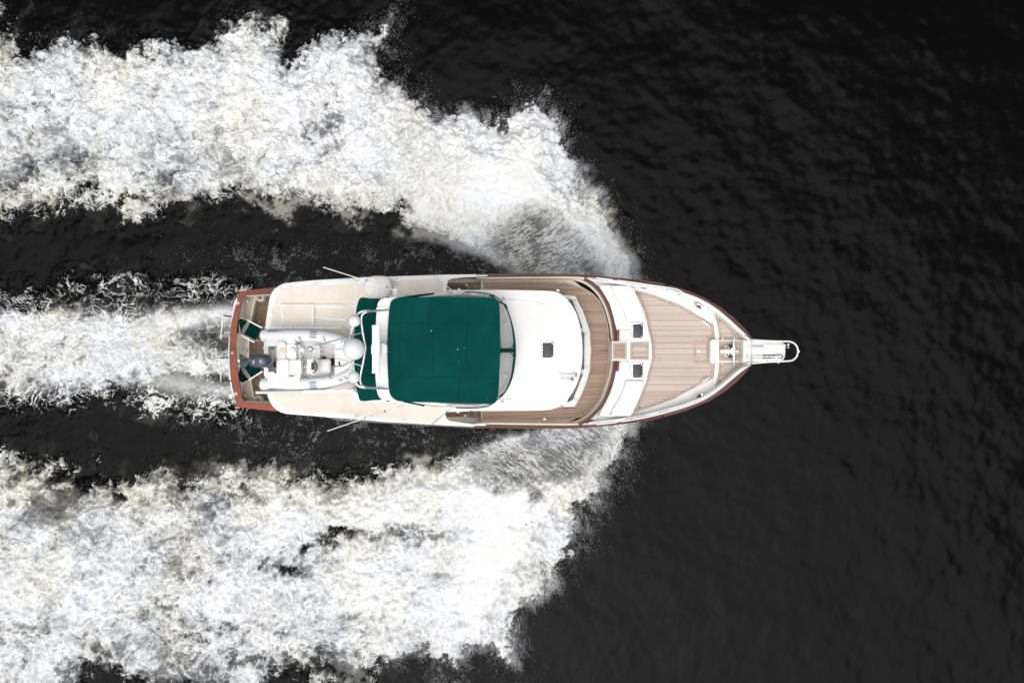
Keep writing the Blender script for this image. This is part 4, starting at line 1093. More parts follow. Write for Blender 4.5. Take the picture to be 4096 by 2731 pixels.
# windlass
wz = Z_FD + .16
wp_ = empty('windlass', (0,0,0), None, None); wp_.parent = Y_
bm = bmesh.new(); c_ = W(*D(800, 805), wz + .12)
bm_tube(bm, WP(D, [(750,806,wz+.1),(770,806,wz+.12),(820,806,wz+.14),(870,806,wz+.15),(900,806,wz+.13),(918,806,wz+.1)]), [.05, .078, .085, .075, .055, .025], 14); link('windlass_motor', bm, SHELL, wp_)
for s_ in (1, -1):
    yb = 806 - 42 * s_
    bm = bmesh.new(); bm_tube(bm, WP(D, [(874,806,wz+.12),(874,806-30*s_,wz+.12),(874,806-31*s_,wz+.12),(874,806-55*s_,wz+.12),(874,806-56*s_,wz+.12),(874,806-84*s_,wz+.12),(874,806-86*s_,wz+.12),(874,806-96*s_,wz+.12)]), [.09,.09,.06,.06,.055,.05,.03,.03] , 16)
    link('chain_drum', bm, STEEL, wp_)
    bm = bmesh.new(); bm_tube(bm, cr(WP(D, [(858,806-38*s_,wz+.12),(840,806-50*s_,wz+.1),(826,806-45*s_,wz+.04),(822,806-38*s_,wz)]), 3, False), .03, 10); link('chain_pipe', bm, BLACK, wp_)
    bm = bmesh.new(); c2 = W(*D(814, 806 - 34 * s_), wz + .1); bm_tube(bm, [c2 + Vector((.045 * math.cos(a_ * .5236), .05 * math.sin(a_ * .5236), 0)) for a_ in range(13)], .009, 6, False); link('lever_ring', bm, STEEL, wp_)
    prism('brake_block', D, rrect(856, 806 - 24 * s_ - 7, 890, 806 - 24 * s_ + 7, 3), wz + .22, wz + .1, STEEL, wp_, bev=.006)
bm = bmesh.new()
for k in range(14):
    x = 890 + k * 10.5; c2 = W(*D(x, 850 + k * .25), wz + .08 + .5 * (k / 14) ** 1.0 * (3.25 - wz))
    a_ = Vector((.028, 0, 0)); w_ = Vector((0, .013, 0)) if k % 2 else Vector((0, .004, .012))
    bm_tube(bm, [c2 - a_, c2 - a_ * .5 + w_, c2 + a_ * .5 + w_, c2 + a_, c2 + a_ * .5 - w_, c2 - a_ * .5 - w_, c2 - a_], .006, 5, False)
ch = link('anchor_chain', bm, GREYM, Y_); ch['kind'] = 'stuff'
# cleats
for (x0_, y0_), (x1_, y1_) in (((577,521),(660,584)), ((572,1097),(660,1038))):
    a_ = W(*D(x0_, y0_), Z_FD + .09); b_ = W(*D(x1_, y1_), Z_FD + .09); bm = bmesh.new()
    bm_tube(bm, [a_, a_.lerp(b_, .3) + Vector((0,0,.01)), a_.lerp(b_, .7) + Vector((0,0,.01)), b_], [.012, .026, .026, .012], 8)
    n_ = (b_ - a_).normalized().cross(Vector((0, 0, 1)))
    for k in (.36, .62):
        c_ = a_.lerp(b_, k); bm_tube(bm, [c_ - n_ * .06, c_ + n_ * .06], .018, 8); bm_tube(bm, [c_, c_ - Vector((0, 0, .09))], .02, 8)
    link('mooring_cleat', bm, WPIPE, Y_)
# hawse fairleads in the bulwark
for fn, x, y, a_ in ((C,1425,220,12),(C,1415,1392,-12),(D,560,398,35),(D,562,1212,-35)):
    c_ = W(*fn(x, y), Z_FD + .25); M_ = Matrix.Rotation(R(-a_), 3, 'Z') @ Matrix.Diagonal((1.5, .8, 1))
    lathe('fairlead', c_, [(.085, -.3), (.085, 0), (.075, .02), (.05, .01), (.05, -.01)], STEEL, Y_, 22, M_)
    lathe('fairlead_hole', c_, [(.05, .0), (.048, .012)], BLACK, Y_, 16, M_)
for fn, x, y in ((C,1357,184),(C,1345,1415),(D,380,288),(D,372,1325),(D,745,465),(D,740,1145),(D,925,640),(D,925,968)):
    prism('stanchion_base', fn, rrect(x-9,y-5,x+9,y+5,3), 3.18, 3.0, GREYM if x < 500 else STEEL, Y_)
# white bow rail that runs into the pulpit
for pts in ([(C,(990,140)),(C,(1200,165)),(C,(1420,196)),(C,(1704,240)),(D,(420,278)),(D,(560,332)),(D,(700,412)),(D,(830,518)),(D,(940,620)),(D,(1022,690))],
            [(C,(990,1470)),(C,(1200,1446)),(C,(1420,1408)),(D,(200,1376)),(D,(430,1310)),(D,(600,1243)),(D,(720,1168)),(D,(830,1078)),(D,(935,990)),(D,(1024,926))]):
    L_ = [tuple(W(*f_(*p), 3.2 + .012 * i)) for i, (f_, p) in enumerate(pts)]
    tube('bow_rail', cr(L_, 4, False), .026, WPIPE, Y_, 8)

# ---- bow pulpit
pl = [(962,708),(1200,716),(1300,722),(1330,732),(1341,760),(1345,805),(1341,850),(1330,880),(1300,890),(1200,896),(962,908)]
prism('pulpit_platform', D, pl, 3.22, 3.08, GEL, Y_, bev=.02)
prism('pulpit_root', D, [(948,706),(985,690),(1046,692),(1046,925),(985,925),(948,908)], 3.07, 2.5, GEL, Y_, bev=.02)
for y0_, y1_ in ((742,776),(838,874)): prism('anchor_channel', D, rrect(976,y0_,1330,y1_,4), 3.226, 3.2, GELG, Y_)
prism('roller_plate', D, rrect(1145,742,1345,776,4), 3.25, 3.22, WPIPE, Y_, bev=.004)
for i in range(6): lathe('plate_bolt', W(*D(1160 + i * 34, 748), 3.25), [(.009, 0), (.007, .006)], GREYM, Y_, 8)
bm = bmesh.new(); bm_tube(bm, WP(D, [(1340,748,3.2),(1385,745,3.2)]), .014, 8); bm_tube(bm, WP(D, [(1340,774,3.2),(1385,776,3.2)]), .014, 8); link('roller_bracket', bm, GREYM, Y_)
bm = bmesh.new(); bm_tube(bm, WP(D, [(1370,738,3.2),(1370,746,3.2),(1370,752,3.2),(1370,768,3.2),(1370,774,3.2),(1370,782,3.2)]), [.05,.045,.026,.026,.045,.05], 12); link('bow_roller', bm, STEEL, Y_)
prism('anchor_slot', D, rrect(1137,835,1318,872,8), 3.231, 3.2, GREYM, Y_)
bm = bmesh.new(); bm_tube(bm, WP(D, [(1040,853,3.27),(1137,854,3.27),(1230,854,3.27)]), .012, 6)
bm_tube(bm, WP(D, [(1220,854,3.27),(1262,854,3.28),(1300,853,3.27),(1316,853,3.25)]), [.02,.05,.065,.04], 10)
link('anchor', bm, STEEL, Y_)
for k in range(3): prism('slot_gap', D, rrect(1142 + k * 42, 838, 1170 + k * 42, 846, 2), 3.236, 3.22, BLACK, Y_); prism('slot_gap', D, rrect(1142 + k * 42, 860, 1170 + k * 42, 868, 2), 3.236, 3.22, BLACK, Y_)
tube('swivel', WP(D, [(985,852,3.2),(1000,850,3.24),(1030,853,3.27)]), .014, STEEL, Y_, 6)
tube('chain_snubber', WP(D, [(1048,760,3.25),(1150,761,3.25)]), .008, GREYM, Y_, 6)
loop = [(1042,702,3.6),(1100,706,3.75),(1200,712,3.85),(1330,716,3.9),(1385,718,3.92),(1425,735,3.92),(1450,765,3.92),(1458,806,3.92),(1450,845,3.92),(1424,878,3.92),(1384,893,3.92),(1320,896,3.9),(1200,902,3.85),(1100,910,3.75),(1042,916,3.6)]
tube('pulpit_rail', cr(WP(D, loop), 4, False), .028, WPIPE, Y_, 10)
lathe('rail_eye', W(*D(1467, 806), 3.9), [(.03, -.01), (.03, .01), (.012, .012), (.012, -.004)], STEEL, Y_, 12)
for pts in ([(918,640,3.2),(985,665,3.35),(1050,702,3.6)], [(918,968,3.2),(985,940,3.35),(1050,914,3.6)]):
    tube('rail_brace', WP(D, pts), .017, STEEL, Y_, 8)
for x, y in ((1180,716),(1180,892),(1060,712),(1060,902)):
    c_ = W(*D(x, y), 3.22); tube('rail_stanchion', [c_, W(*D(x, y + (-8 if y < 800 else 8)), 3.82)], .014, WPIPE, Y_, 8)
prism('pulpit_step', D, [(1262,898),(1298,898),(1290,915),(1276,915)], 3.1, 3.05, GELG, Y_)

# ---- pilothouse: roof, windscreen, fittings
rf = [(-330,300),(-325,262),(-280,259),(-100,250),(200,250),(400,254),(560,260),(640,274),(700,312),(755,375),(805,460),(836,560),(856,680),(863,800),(856,930),(834,1040),(800,1130),(745,1220),(690,1285),(610,1325),(500,1342),(200,1346),(-100,1347),(-300,1340),(-330,1335),(-335,1290),(-335,800)]
prism('pilothouse_roof', C, cr(rf, 3, True), Z_RF, Z_RF - .12, GEL, Y_, bev=.05, seg=3)
pr_in = [(-600,330),(300,345),(540,390),(590,470),(620,600),(632,800),(620,980),(585,1130),(530,1210),(300,1255),(-600,1270)]
prism('roof_crown', C, cr(pr_in, 3, True), Z_RF + .022, Z_RF - .02, GEL, Y_, bev=.02, seg=3)
prism('pilothouse_wall', C, [(-400,292),(600,292),(688,330),(770,430),(820,560),(845,700),(850,800),(845,910),(818,1040),(770,1160),(688,1275),(600,1306),(-400,1306)], Z_RF - .1, 1.4, GEL, Y_)
# ledge below the front windows
lg = [(690,302),(790,308),(860,440),(905,562),(930,650),(938,800),(930,955),(900,1065),(850,1195),(788,1304),(690,1308),(650,1200),(760,800),(650,400)]
prism('windscreen_ledge', C, lg, 3.2, 1.9, GEL, Y_, bev=.025)
tube('ledge_rail', WP(C, [(700,304,3.25),(792,312,3.25),(858,440,3.25),(902,562,3.25),(927,650,3.25)]), .012, STEEL, Y_, 6)
tube('ledge_rail', WP(C, [(690,1306,3.25),(788,1302,3.25),(848,1195,3.25),(898,1065,3.25),(927,955,3.25)]), .012, STEEL, Y_, 6)
def glass_quad(a_, b_, c_, d_):
    # a,b on the roof side (higher), c,d on the ledge side
    bm = bmesh.new()
    def plane(p, q, r_, s_, up, name, mat):
        bm = bmesh.new(); v_ = [bm.verts.new(Vector(W(*C(x, y), z)) + Vector((0, 0, up))) for x, y, z in (p, q, r_, s_)]
        bm.faces.new(v_); g_ = bmesh.ops.extrude_face_region(bm, geom=list(bm.faces)); 
        for e in g_['geom']:
            if isinstance(e, bmesh.types.BMVert): e.co.z -= .04
        return link(name, bm, mat, Y_)
    fr_ = plane(a_, b_, c_, d_, 0, 'window_frame', TRIM)
    cx_ = sum(p[0] for p in (a_, b_, c_, d_)) / 4; cy_ = sum(p[1] for p in (a_, b_, c_, d_)) / 4
    def sh(p, k=.0): return (p[0] + (cx_ - p[0]) * .10 , p[1] + (cy_ - p[1]) * .08, p[2] + .01)
    plane(sh(a_), sh(b_), sh(c_), sh(d_), .008, 'window_pane', GLASSD)
glass_quad((735,338,3.85),(822,592,3.85),(868,594,3.24),(772,338,3.24))
glass_quad((835,637,3.85),(832,972,3.85),(880,973,3.24),(882,637,3.24))
glass_quad((820,1015,3.85),(722,1272,3.85),(776,1250,3.24),(868,1018,3.24))
for x, y in ((803,362),(903,653),(900,958),(797,1248)):
    tube('wiper_post', WP(C, [(x,y,3.2),(x-2,y,3.3)]), .022, STEEL, Y_, 10); tube('wiper_arm', WP(C, [(x-2,y-13,3.3),(x-2,y+13,3.3)]), .007, GREYM, Y_, 6); tube('wiper_arm', WP(C, [(x,y,3.3),(x+16,y,3.28)]), .005, GREYM, Y_, 5)
deck_hatch(489, 718, 607, 874, Z_RF + .03)
prism('roof_pad', C, rrect(664,768,742,818,8), Z_RF + .015, Z_RF - .02, GEL, Y_, bev=.008)
# trumpet horn pair
hb = empty('twin_horn', (0,0,0), None, None); hb.parent = Y_
for y, x1_ in ((1022, 812), (1062, 780)):
    bm = bmesh.new(); bm_tube(bm, WP(C, [(660,y,4.22),(700,y,4.22),(750,y,4.22),(x1_-22,y,4.22),(x1_-8,y,4.22),(x1_,y,4.22)]), [.022,.018,.024,.036,.06,.075], 16); link('horn_trumpet', bm, STEEL, hb)
for k in range(4): lathe('horn_diaphragm', W(*C(656, 1014 + k * 16), 4.14), [(.035, 0), (.04, .04), (.03, .09)], STEEL, hb, 14)
for x, y in ((730,1022),(730,1062)): tube('horn_bracket', WP(C, [(x,y,4.2),(x,y,4.08)]), .012, STEEL, hb, 6)
# side lights
for x, y in ((142,330),(130,1263)):
    lathe('side_light', W(*C(x + 4, y), Z_RF), [(.045, 0), (.052, .05), (.04, .09), (.015, .11)], STEEL, Y_, 16)
    prism('light_screen', C, [(x-18, y-6),(x-10,y-6),(x-10,y+10),(x+100,y+12),(x+100,y+17),(x-18,y+17)] if y < 700 else [(x-18,y-18),(x+100,y-16),(x+100,y-12),(x-10,y-10),(x-10,y+4),(x-18,y+4)], Z_RF + .07, Z_RF - .02, GEL, Y_)

# ---- flybridge
wc = cr([(480,330),(560,312),(700,293),(850,279),(1050,268),(1250,270),(1350,281),(1420,302),(1490,352),(1545,440),(1588,570),(1611,700),(1617,800),(1611,900),(1588,1035),(1545,1140),(1500,1203),(1440,1255),(1380,1298),(1300,1317),(1150,1322),(1000,1312),(850,1298),(700,1284),(560,1262),(480,1240),(470,1000),(468,600)], 3, True)
prism('flybridge_well', B, wc, 4.28, Z_BD - .02, GELG, Y_)
cw = [tuple(W(*B(*p), 4.75)) for p in cr([(560,312),(700,293),(850,279),(1050,268),(1250,270),(1350,281),(1420,302),(1490,352),(1545,440),(1588,570),(1611,700),(1617,800),(1611,900),(1588,1035),(1545,1140),(1500,1203),(1440,1255),(1380,1298),(1300,1317),(1150,1322),(1000,1312),(850,1298),(700,1284),(560,1262)], 4, False)]
strip('flybridge_coaming', cw, offs(cw, -.10), .6, GEL, Y_)
cw2 = offs(cw, -.10); 
strip('dash_moulding', [(x, y, 4.62) for x, y, z in offs(cw, -.10)[24:68]], [(x, y, 4.55) for x, y, z in offs(cw, -.42)[24:68]], .3, GEL, Y_)
tube('canvas_piping', [(x, y, z + .03) for x, y, z in cw[14:-14]], .015, CANVG, Y_, 6)
# green sun strip on the front edge
fo_ = [(x, y, 4.83) for x, y, z in offs(cw, .02)[30:63]]; n_ = len(fo_)
fi_ = [(p[0], p[1], 4.86) for p in [offs(fo_, -.075 * math.sin(math.pi * i / (n_ - 1)) - .004)[i] for i in range(n_)]]
strip('canvas_edge', fo_, fi_, .02, CANVG, Y_)
# seats and console seen through the vinyl
for y0_, y1_ in ((770,812),(830,968)):
    prism('helm_seat', B, rrect(1400,y0_,1530,y1_,6), 4.55, 4.2, GELG, Y_, bev=.02)
for x, y in ((1525,562),(1520,1028)): lathe('cup_holder', W(*B(x, y), 4.7), [(.045, -.04), (.045, .01), (.03, .012)], WPIPE, Y_, 14)
# vinyl curtains from the coaming up to the canvas top
bim = cr([(478,380),(500,340),(560,318),(700,314),(1000,312),(1250,314),(1400,318),(1442,338),(1470,372),(1477,560),(1478,800),(1472,1000),(1463,1180),(1450,1238),(1404,1282),(1340,1283),(1100,1275),(850,1270),(700,1266),(560,1258),(500,1228),(470,1170),(460,1050),(452,850),(452,720),(462,520)], 4, True)
BZ = 5.85
B3 = [W(*B(*p), BZ) for p in bim]
def nearest(pt): return min(B3, key=lambda q: (q.x - pt[0]) ** 2 + (q.y - pt[1]) ** 2)
bm = bmesh.new(); pv = None
for p in [p for p in cw if p[0] > W(*B(980, 0), 4.75).x]:
    q_ = nearest(p); r_ = [bm.verts.new((p[0], p[1], p[2])), bm.verts.new((q_.x, q_.y, BZ - .05))]
    if pv: 
        if (pv[1].co - r_[1].co).length > 1e-4: bm.faces.new((pv[0], pv[1], r_[1], r_[0]))
        else: bm.faces.new((pv[0], pv[1], r_[0]))
    pv = r_
link('clear_curtain', bm, VINYL, Y_, 60)
def on_curtain(bx, by, t_):   # point on the curtain between canvas edge and coaming
    a_ = Vector(nearest(W(*B(bx, by), 4.75))); b_ = W(*B(bx, by), 4.75); return tuple(a_.lerp(b_, t_) + Vector((0, 0, .012)))
bm = bmesh.new()
p0 = W(*B(1476, 797), BZ - .03); p1 = W(*B(1618, 797), 4.84)
for w_, zz in ((.055, 0),): 
    a_ = [p0 + Vector((0, w_, .02)), p1 + Vector((0, w_, .02))]; b_ = [p0 - Vector((0, w_, -.02)), p1 - Vector((0, w_, -.02))]
    bm_strip(bm, a_, b_, .02)
link('curtain_zip', bm, CANVG, Y_)
for s_ in (1, -1):
    yc = 797 - 17 * s_
    tube('curtain_hem', cr([tuple(W(*B(1480, yc), BZ - .02)), tuple(W(*B(1560, yc), 5.15)), tuple(W(*B(1590, yc - 16 * s_), 4.98)), tuple(W(*B(1604, yc - 55 * s_), 4.92))], 4, False), .014, CANVG, Y_, 6)
for pts in ([(1400,305,5.7),(1470,360,5.6),(1530,385,5.0),(1545,420,4.85)], [(1455,1215,5.7),(1480,1208,5.3),(1508,1190,4.9)], [(1380,310,5.75),(1400,297,5.3),(1425,300,4.85)], [(1400,1283,5.7),(1420,1275,5.2),(1440,1258,4.9)]):
    tube('curtain_hem', WP(B, pts), .02, CANVG, Y_, 6)
for pts in ([(560,326,5.5),(640,312,5.4),(740,298,5.35),(880,282,5.3)], [(640,316,5.5),(760,300,5.4),(860,284,5.3)], [(600,1262,5.5),(700,1280,5.4),(790,1300,5.3)]):
    tube('rolled_curtain', cr(WP(B, pts), 3, False), .028, CANVG, Y_, 6)
for pts in ([(860,305,5.3),(1000,285,5.0),(1060,275,4.9),(1180,290,5.0),(1230,308,5.4)], [(700,1276,5.5),(850,1300,5.2),(1000,1312,4.9)], [(1060,300,5.2),(1200,285,4.9),(1340,300,5.0)], [(1000,1300,5.0),(1100,1290,5.1),(1240,1300,5.0),(1300,1290,5.3)]):
    tube('canopy_bow', cr(WP(B, pts), 3, False), .010, STEEL, Y_, 6)

def canopy(name, outline, z, crown, mat, parent, rings=9, drop=.07, wob=.012):
    bm = bmesh.new(); n = len(outline)
    P_ = [W(*B(*p), z) for p in outline]; cx_ = sum(p.x for p in P_) / n; cy_ = sum(p.y for p in P_) / n
    rs = []
    rs.append([bm.verts.new((p.x, p.y, z - drop)) for p in P_])
    for k in range(rings):
        s_ = 1 - (k / rings) ** 1.3 if k else 1
        row = []
        for i, p in enumerate(P_):
            x = cx_ + (p.x - cx_) * s_; y = cy_ + (p.y - cy_) * s_
            zz = z + crown * (1 - s_ ** 2) + wob * math.sin(x * 2.7 + y) * math.sin(y * 3.3) * (1 - s_ ** 4)
            row.append(bm.verts.new((x, y, zz)))
        rs.append(row)
    for a_, b_ in zip(rs, rs[1:]):
        for i in range(n): bm.faces.new((a_[i], a_[(i + 1) % n], b_[(i + 1) % n], b_[i]))
    c_ = bm.verts.new((cx_, cy_, z + crown)); 
    for i in range(n): bm.faces.new((rs[-1][i], rs[-1][(i + 1) % n], c_))
    return link(name, bm, mat, parent, 50), (cx_, cy_)
can, cc_ = canopy('canvas_top', bim, BZ, .10, CANVG, Y_)
CANVS = simple('green_seam', (.0012, .041, .036), .9, spec=.1)
def on_top(x, y, zadd=.0):
    # ray the canvas for its height
    p = W(*B(x, y), BZ + .08)
    ok, loc, nn, ii = can.ray_cast((p.x, p.y, 9), (0, 0, -1))
    return (p.x, p.y, (loc.z if ok else BZ) + zadd)
for pts in ([(470,556),(1474,560)], [(468,1040),(1466,1045)], [(570,556),(556,800),(568,1042)], [(872,560),(868,800),(858,1045)], [(1200,330),(1172,700),(1172,1045)], [(848,330),(830,500),(832,556)], [(1102,1045),(1100,1270)]):
    q_ = resample(pts, 24); bm = bmesh.new()
    L_ = [on_top(x, y, .006) for x, y in q_]; bm_strip(bm, offs(L_, .008), offs(L_, -.008), .014); link('canvas_seam', bm, CANVS, can)
DIRT = simple('bird_spot', (.45, .47, .45), .8)
for x, y, r_ in ((853,621,.016),(1092,788,.018),(1152,776,.009),(1100,900,.008),(1106,920,.008),(1357,1240,.008),(1136,834,.006)):
    p = on_top(x, y); lathe('canvas_spot', p, [(r_, 0), (r_ * .7, .006)], DIRT, can, 8)
aft = cr([(216,318),(300,325),(420,328),(480,350),(480,800),(480,1230),(420,1246),(330,1250),(216,1257),(186,1200),(165,1100),(152,920),(148,800),(150,680),(160,520),(180,380)], 4, True)
CAN2, _ = canopy('aft_canvas', aft, 5.35, .05, CANVG, Y_, rings=6)
for y in (545, 1028): 
    L_ = [tuple(W(*B(x, y), 5.415)) for x in (165, 250, 345)]; tube('canvas_seam', L_, .006, CANVS, CAN2, 4)
# white arch across the flybridge
ar = cr([(400,330),(372,358),(358,420),(348,560),(343,700),(342,900),(345,1040),(356,1150),(374,1215),(410,1244),(500,1258),(560,1262),(560,1240),(500,1200),(482,1100),(480,800),(484,500),(500,370),(540,330),(540,310),(480,320)], 3, True)
prism('radar_arch', B, ar, 5.72, 5.55, GEL, Y_, bev=.03, seg=3)
for y in (345, 1235): prism('arch_leg', B, rrect(400,y-14,520,y+14,8), 5.6, Z_BD, GEL, Y_, bev=.02)
for i in range(8):
    for x in (352, 455): lathe('arch_bolt', W(*B(x + (4 if i in (0, 7) else 0), 440 + i * 95), 5.72), [(.008, 0), (.006, .005)], GREYM, Y_, 8)
for y in (428, 1146): prism('rail_plate', B, rrect(356,y-17,460,y+13,4), 5.74, 5.71, STEEL, Y_)
# tubular mast frame, domes, array
tz = 6.15
tube('mast_frame', cr(WP(B, [(456,427,5.80),(360,436,5.95),(270,448,tz),(232,468,tz),(217,505,tz),(222,580,tz),(240,690,tz),(254,765,tz),(250,800,tz),(238,880,tz),(214,1000,tz),(206,1060,tz),(216,1105,tz),(245,1130,tz),(350,1142,5.95),(450,1148,5.80)]), 5, False), .034, STEEL, Y_, 12)
tube('mast_frame', cr(WP(B, [(300,438,6.05),(240,441,6.1),(195,458,6.1),(170,490,6.1),(156,540,6.1),(135,600,6.05),(112,690,6.0),(106,790,6.0),(115,880,6.0),(135,980,6.05),(152,1050,6.1),(172,1100,6.1),(205,1128,6.1),(260,1138,6.08)]), 5, False), .030, WPIPE, Y_, 12)
def dome(x, y, r_, zb, name='satellite_dome'):
    prof = [(r_ * .55, -.06), (r_ * .62, 0), (r_ * .94, .05), (r_, r_ * .45)] + [(r_ * math.cos(a_), r_ * .5 + r_ * .95 * math.sin(a_)) for a_ in (.2, .45, .7, .95, 1.2, 1.4, 1.52)]
    return lathe(name, W(*B(x, y), zb), prof, SHELL, Y_, 36)
dome(160, 530, .172, 6.15); dome(155, 1040, .170, 6.15)
dome(158, 787, .305, 6.2)
prism('dome_foot', B, ell(165, 787, 70, 70, 20), 6.2, 6.0, SHELL, Y_)
bm = bmesh.new(); boxm(bm, W(*B(351, 787), 6.32), .215, 1.36, .11, 0, .025); link('radar_array', bm, GEL, Y_)
for y in (577, 997): boxs = box('array_cap', W(*B(350, y), 6.32), .222, .03, .118, WPIPE, Y_, bev=.004)
prism('radar_pedestal', B, rrect(372,735,448,838,22), 6.1, 5.7, SHELL, Y_, bev=.05, seg=3)
prism('radar_gearbox', B, rrect(306,745,372,832,8), 6.25, 6.05, GEL, Y_, bev=.02)
# V struts and the light mast leaning aft
tube('mast_strut', WP(B, [(222,637,tz)]) + cr(WP(A, [(1180,688,6.35),(990,742,6.6),(945,754,6.65),(931,775,6.66),(935,798,6.66),(965,818,6.63),(1180,885,6.35)]), 4, False) + WP(B, [(218,938,tz)]), .016, STEEL, Y_, 8)
mz = 6.7
tube('light_mast', WP(A, [(1195,786,6.4),(915,785,mz)]), .020, STEEL, Y_, 8)
tube('light_mast', WP(A, [(915,785,mz),(765,787,mz + .15)]), .016, STEEL, Y_, 8)
lathe('mast_light', W(*A(890, 785), mz), [(.03, -.02), (.085, 0), (.085, .06), (.05, .08), (.03, .1)], GREYM, Y_, 20)
lathe('light_lens', W(*A(890, 785), mz + .06), [(.05, 0), (.05, .05), (.03, .07)], WPIPE, Y_, 16)
lathe('anchor_light', W(*A(824, 788), mz + .05), [(.05, -.04), (.085, 0), (.09, .08), (.07, .14), (.03, .17)], SHELL, Y_, 20)
lathe('gps_puck', W(*A(737, 789), mz + .1), [(.05, 0), (.07, .03), (.065, .09), (.03, .12)], SHELL, Y_, 20)
lathe('wind_vane', W(*A(638, 797), mz + .2), [(.075, 0), (.07, .012), (.01, .02)], YEL, Y_, 20)
tube('vane_arm', WP(A, [(638,797,mz+.21),(735,790,mz+.2)]), .007, WPIPE, Y_, 6)
for pts in ([(785,672,6.4),(812,720,6.55),(845,778,6.75)], [(845,790,6.75),(815,840,6.6),(790,882,6.4)]): tube('mast_spreader', WP(A, pts), .010, WPIPE, Y_, 6)
lathe('spreader_tip', W(*A(789, 684), 6.45), [(.02, -.03), (.03, 0), (.02, .03)], GREYM, Y_, 10)
for x, y in ((770,787),(785,786)): lathe('mast_clamp', W(*A(x, y), mz + .12), [(.03, -.02), (.03, .02)], GREYM, Y_, 10)
# whip antennas
for nm, pts in (('whip_antenna', [A(1243,528), A(885,490)]), ('whip_antenna', [A(1240,1050), A(886,1069)])):
    a_ = W(*pts[0], 6.2); b_ = W(*pts[1], 6.35); tube(nm, [a_, b_], [.016, .009] and .011, WPIPE, Y_, 6)
    tube('antenna_ferrule', [a_, a_.lerp(b_, .08)], .02, GREYM, Y_, 8)
for tip, kn, mid_, end in ((A(1012,44), B(262,166), B(450,224), B(640,296)), (A(1050,1528), B(245,1414), B(430,1353), B(610,1292))):
    a_, b_, c_, d_ = W(*tip, 5.6), W(*kn, 5.3), W(*mid_, 5.1), W(*end, 4.9)
    tube('whip_antenna', [a_, b_], .014, WPIPE, Y_, 8); tube('whip_antenna', [b_, c_], .024, WPIPE, Y_, 8); tube('antenna_base', [c_, d_], .018, WPIPE, Y_, 8)
    tube('antenna_ferrule', [b_ + (b_ - a_) * -.012, b_ + (b_ - a_) * .02], .03, GREYM, Y_, 8); tube('antenna_ferrule', [c_.lerp(b_, .05), c_.lerp(d_, .05)], .03, GREYM, Y_, 8)
    lathe('antenna_tip', a_, [(.02, -.01), (.014, .012)], WPIPE, Y_, 8)
for s_, (x, y) in ((1, (526, 272)), (-1, (514, 1300))):
    box('antenna_mount', W(*B(x, y), 5.2), .07, .26, .05, WPIPE, Y_, bev=.01); box('antenna_mount', W(*B(x, y + 8 * s_), 5.25), .16, .045, .06, WPIPE, Y_, bev=.01); box('antenna_mount', W(*B(x, y - 18 * s_), 5.25), .18, .04, .06, WPIPE, Y_, bev=.01)
# white canvas bag lashed on the deck edge
bm = bmesh.new()
N_ = 40; rg = []
for k, (s_, zz) in enumerate(((.96, 0), (1.02, .10), (1.01, .22), (.96, .31), (.85, .36), (.5, .40), (.2, .41))):
    row = []
    for i in range(N_):
        a_ = 6.2832 * i / N_; rx_, ry_ = 127, 98
        cs, sn = math.cos(a_), math.sin(a_)
        e_ = 2.7; rr_ = (abs(cs) ** e_ + abs(sn) ** e_) ** (-1 / e_)
        puck = 1 + .018 * math.sin(a_ * 11 + k) + .012 * math.sin(a_ * 23 + 2 * k)
        p = W(*B(368 + rx_ * rr_ * cs * s_ * puck, 219 + ry_ * rr_ * sn * s_ * puck), Z_BD + .05 + zz)
        row.append(bm.verts.new(p + Vector((0, 0, .012 * math.sin(a_ * 9)))))
    rg.append(row)
for a_, b_ in zip(rg, rg[1:]):
    for i in range(N_): bm.faces.new((a_[i], a_[(i + 1) % N_], b_[(i + 1) % N_], b_[i]))
bm.faces.new(rg[0][::-1]); bm.faces.new(rg[-1])
raft = link('life_raft_bag', bm, CANVW, None, 60)
tag(raft, 'round white canvas life raft bag lashed on the top edge of the cream boat deck', 'life raft')
# ================================================================== THE TENDER
din = empty('rigid_tender', (0,0,0), 'white rigid inflatable tender stowed on the boat deck with a navy outboard', 'dinghy')
TZ, TR = 3.98, .186
pth = [(432,668,TZ),(445,667,TZ),(470,666,TZ),(560,664,TZ),(900,666,TZ),(1050,682,TZ+.02),(1180,716,TZ+.06),(1262,757,TZ+.1),(1325,815,TZ+.14),(1347,885,TZ+.16),(1325,952,TZ+.14),(1264,1004,TZ+.1),(1180,1044,TZ+.06),(1050,1084,TZ+.02),(900,1102,TZ),(560,1106,TZ),(466,1105,TZ),(441,1104,TZ),(428,1103,TZ)]
pc = cr(pth, 6, False)
L3 = [tuple(W(*A(x, y), z)) for x, y, z in pc]
d_ = np.r_[0, np.cumsum([math.dist(a_, b_) for a_, b_ in zip(L3, L3[1:])])]; tot = d_[-1]
rad = []
for s_ in d_:
    e_ = min(s_, tot - s_); rad.append(TR * (min(1, math.sqrt(max(0, 1 - (1 - min(e_ / .17, 1)) ** 2)) + .12)))
bm = bmesh.new(); bm_tube(bm, L3, rad, 20); link('inflatable_tube', bm, HYPA, din, 60)
def tframe(s_):
    s_ = max(0, min(tot, s_)); x, y, z = (float(np.interp(s_, d_, [p[k] for p in L3])) for k in range(3))
    x2, y2, z2 = (float(np.interp(min(s_ + .02, tot), d_, [p[k] for p in L3])) for k in range(3))
    x1, y1, z1 = (float(np.interp(max(s_ - .02, 0), d_, [p[k] for p in L3])) for k in range(3))
    T = Vector((x2 - x1, y2 - y1, z2 - z1)).normalized(); N_ = Vector((0, 0, 1)).cross(T).normalized()   # left of travel
    return Vector((x, y, z)), T, N_
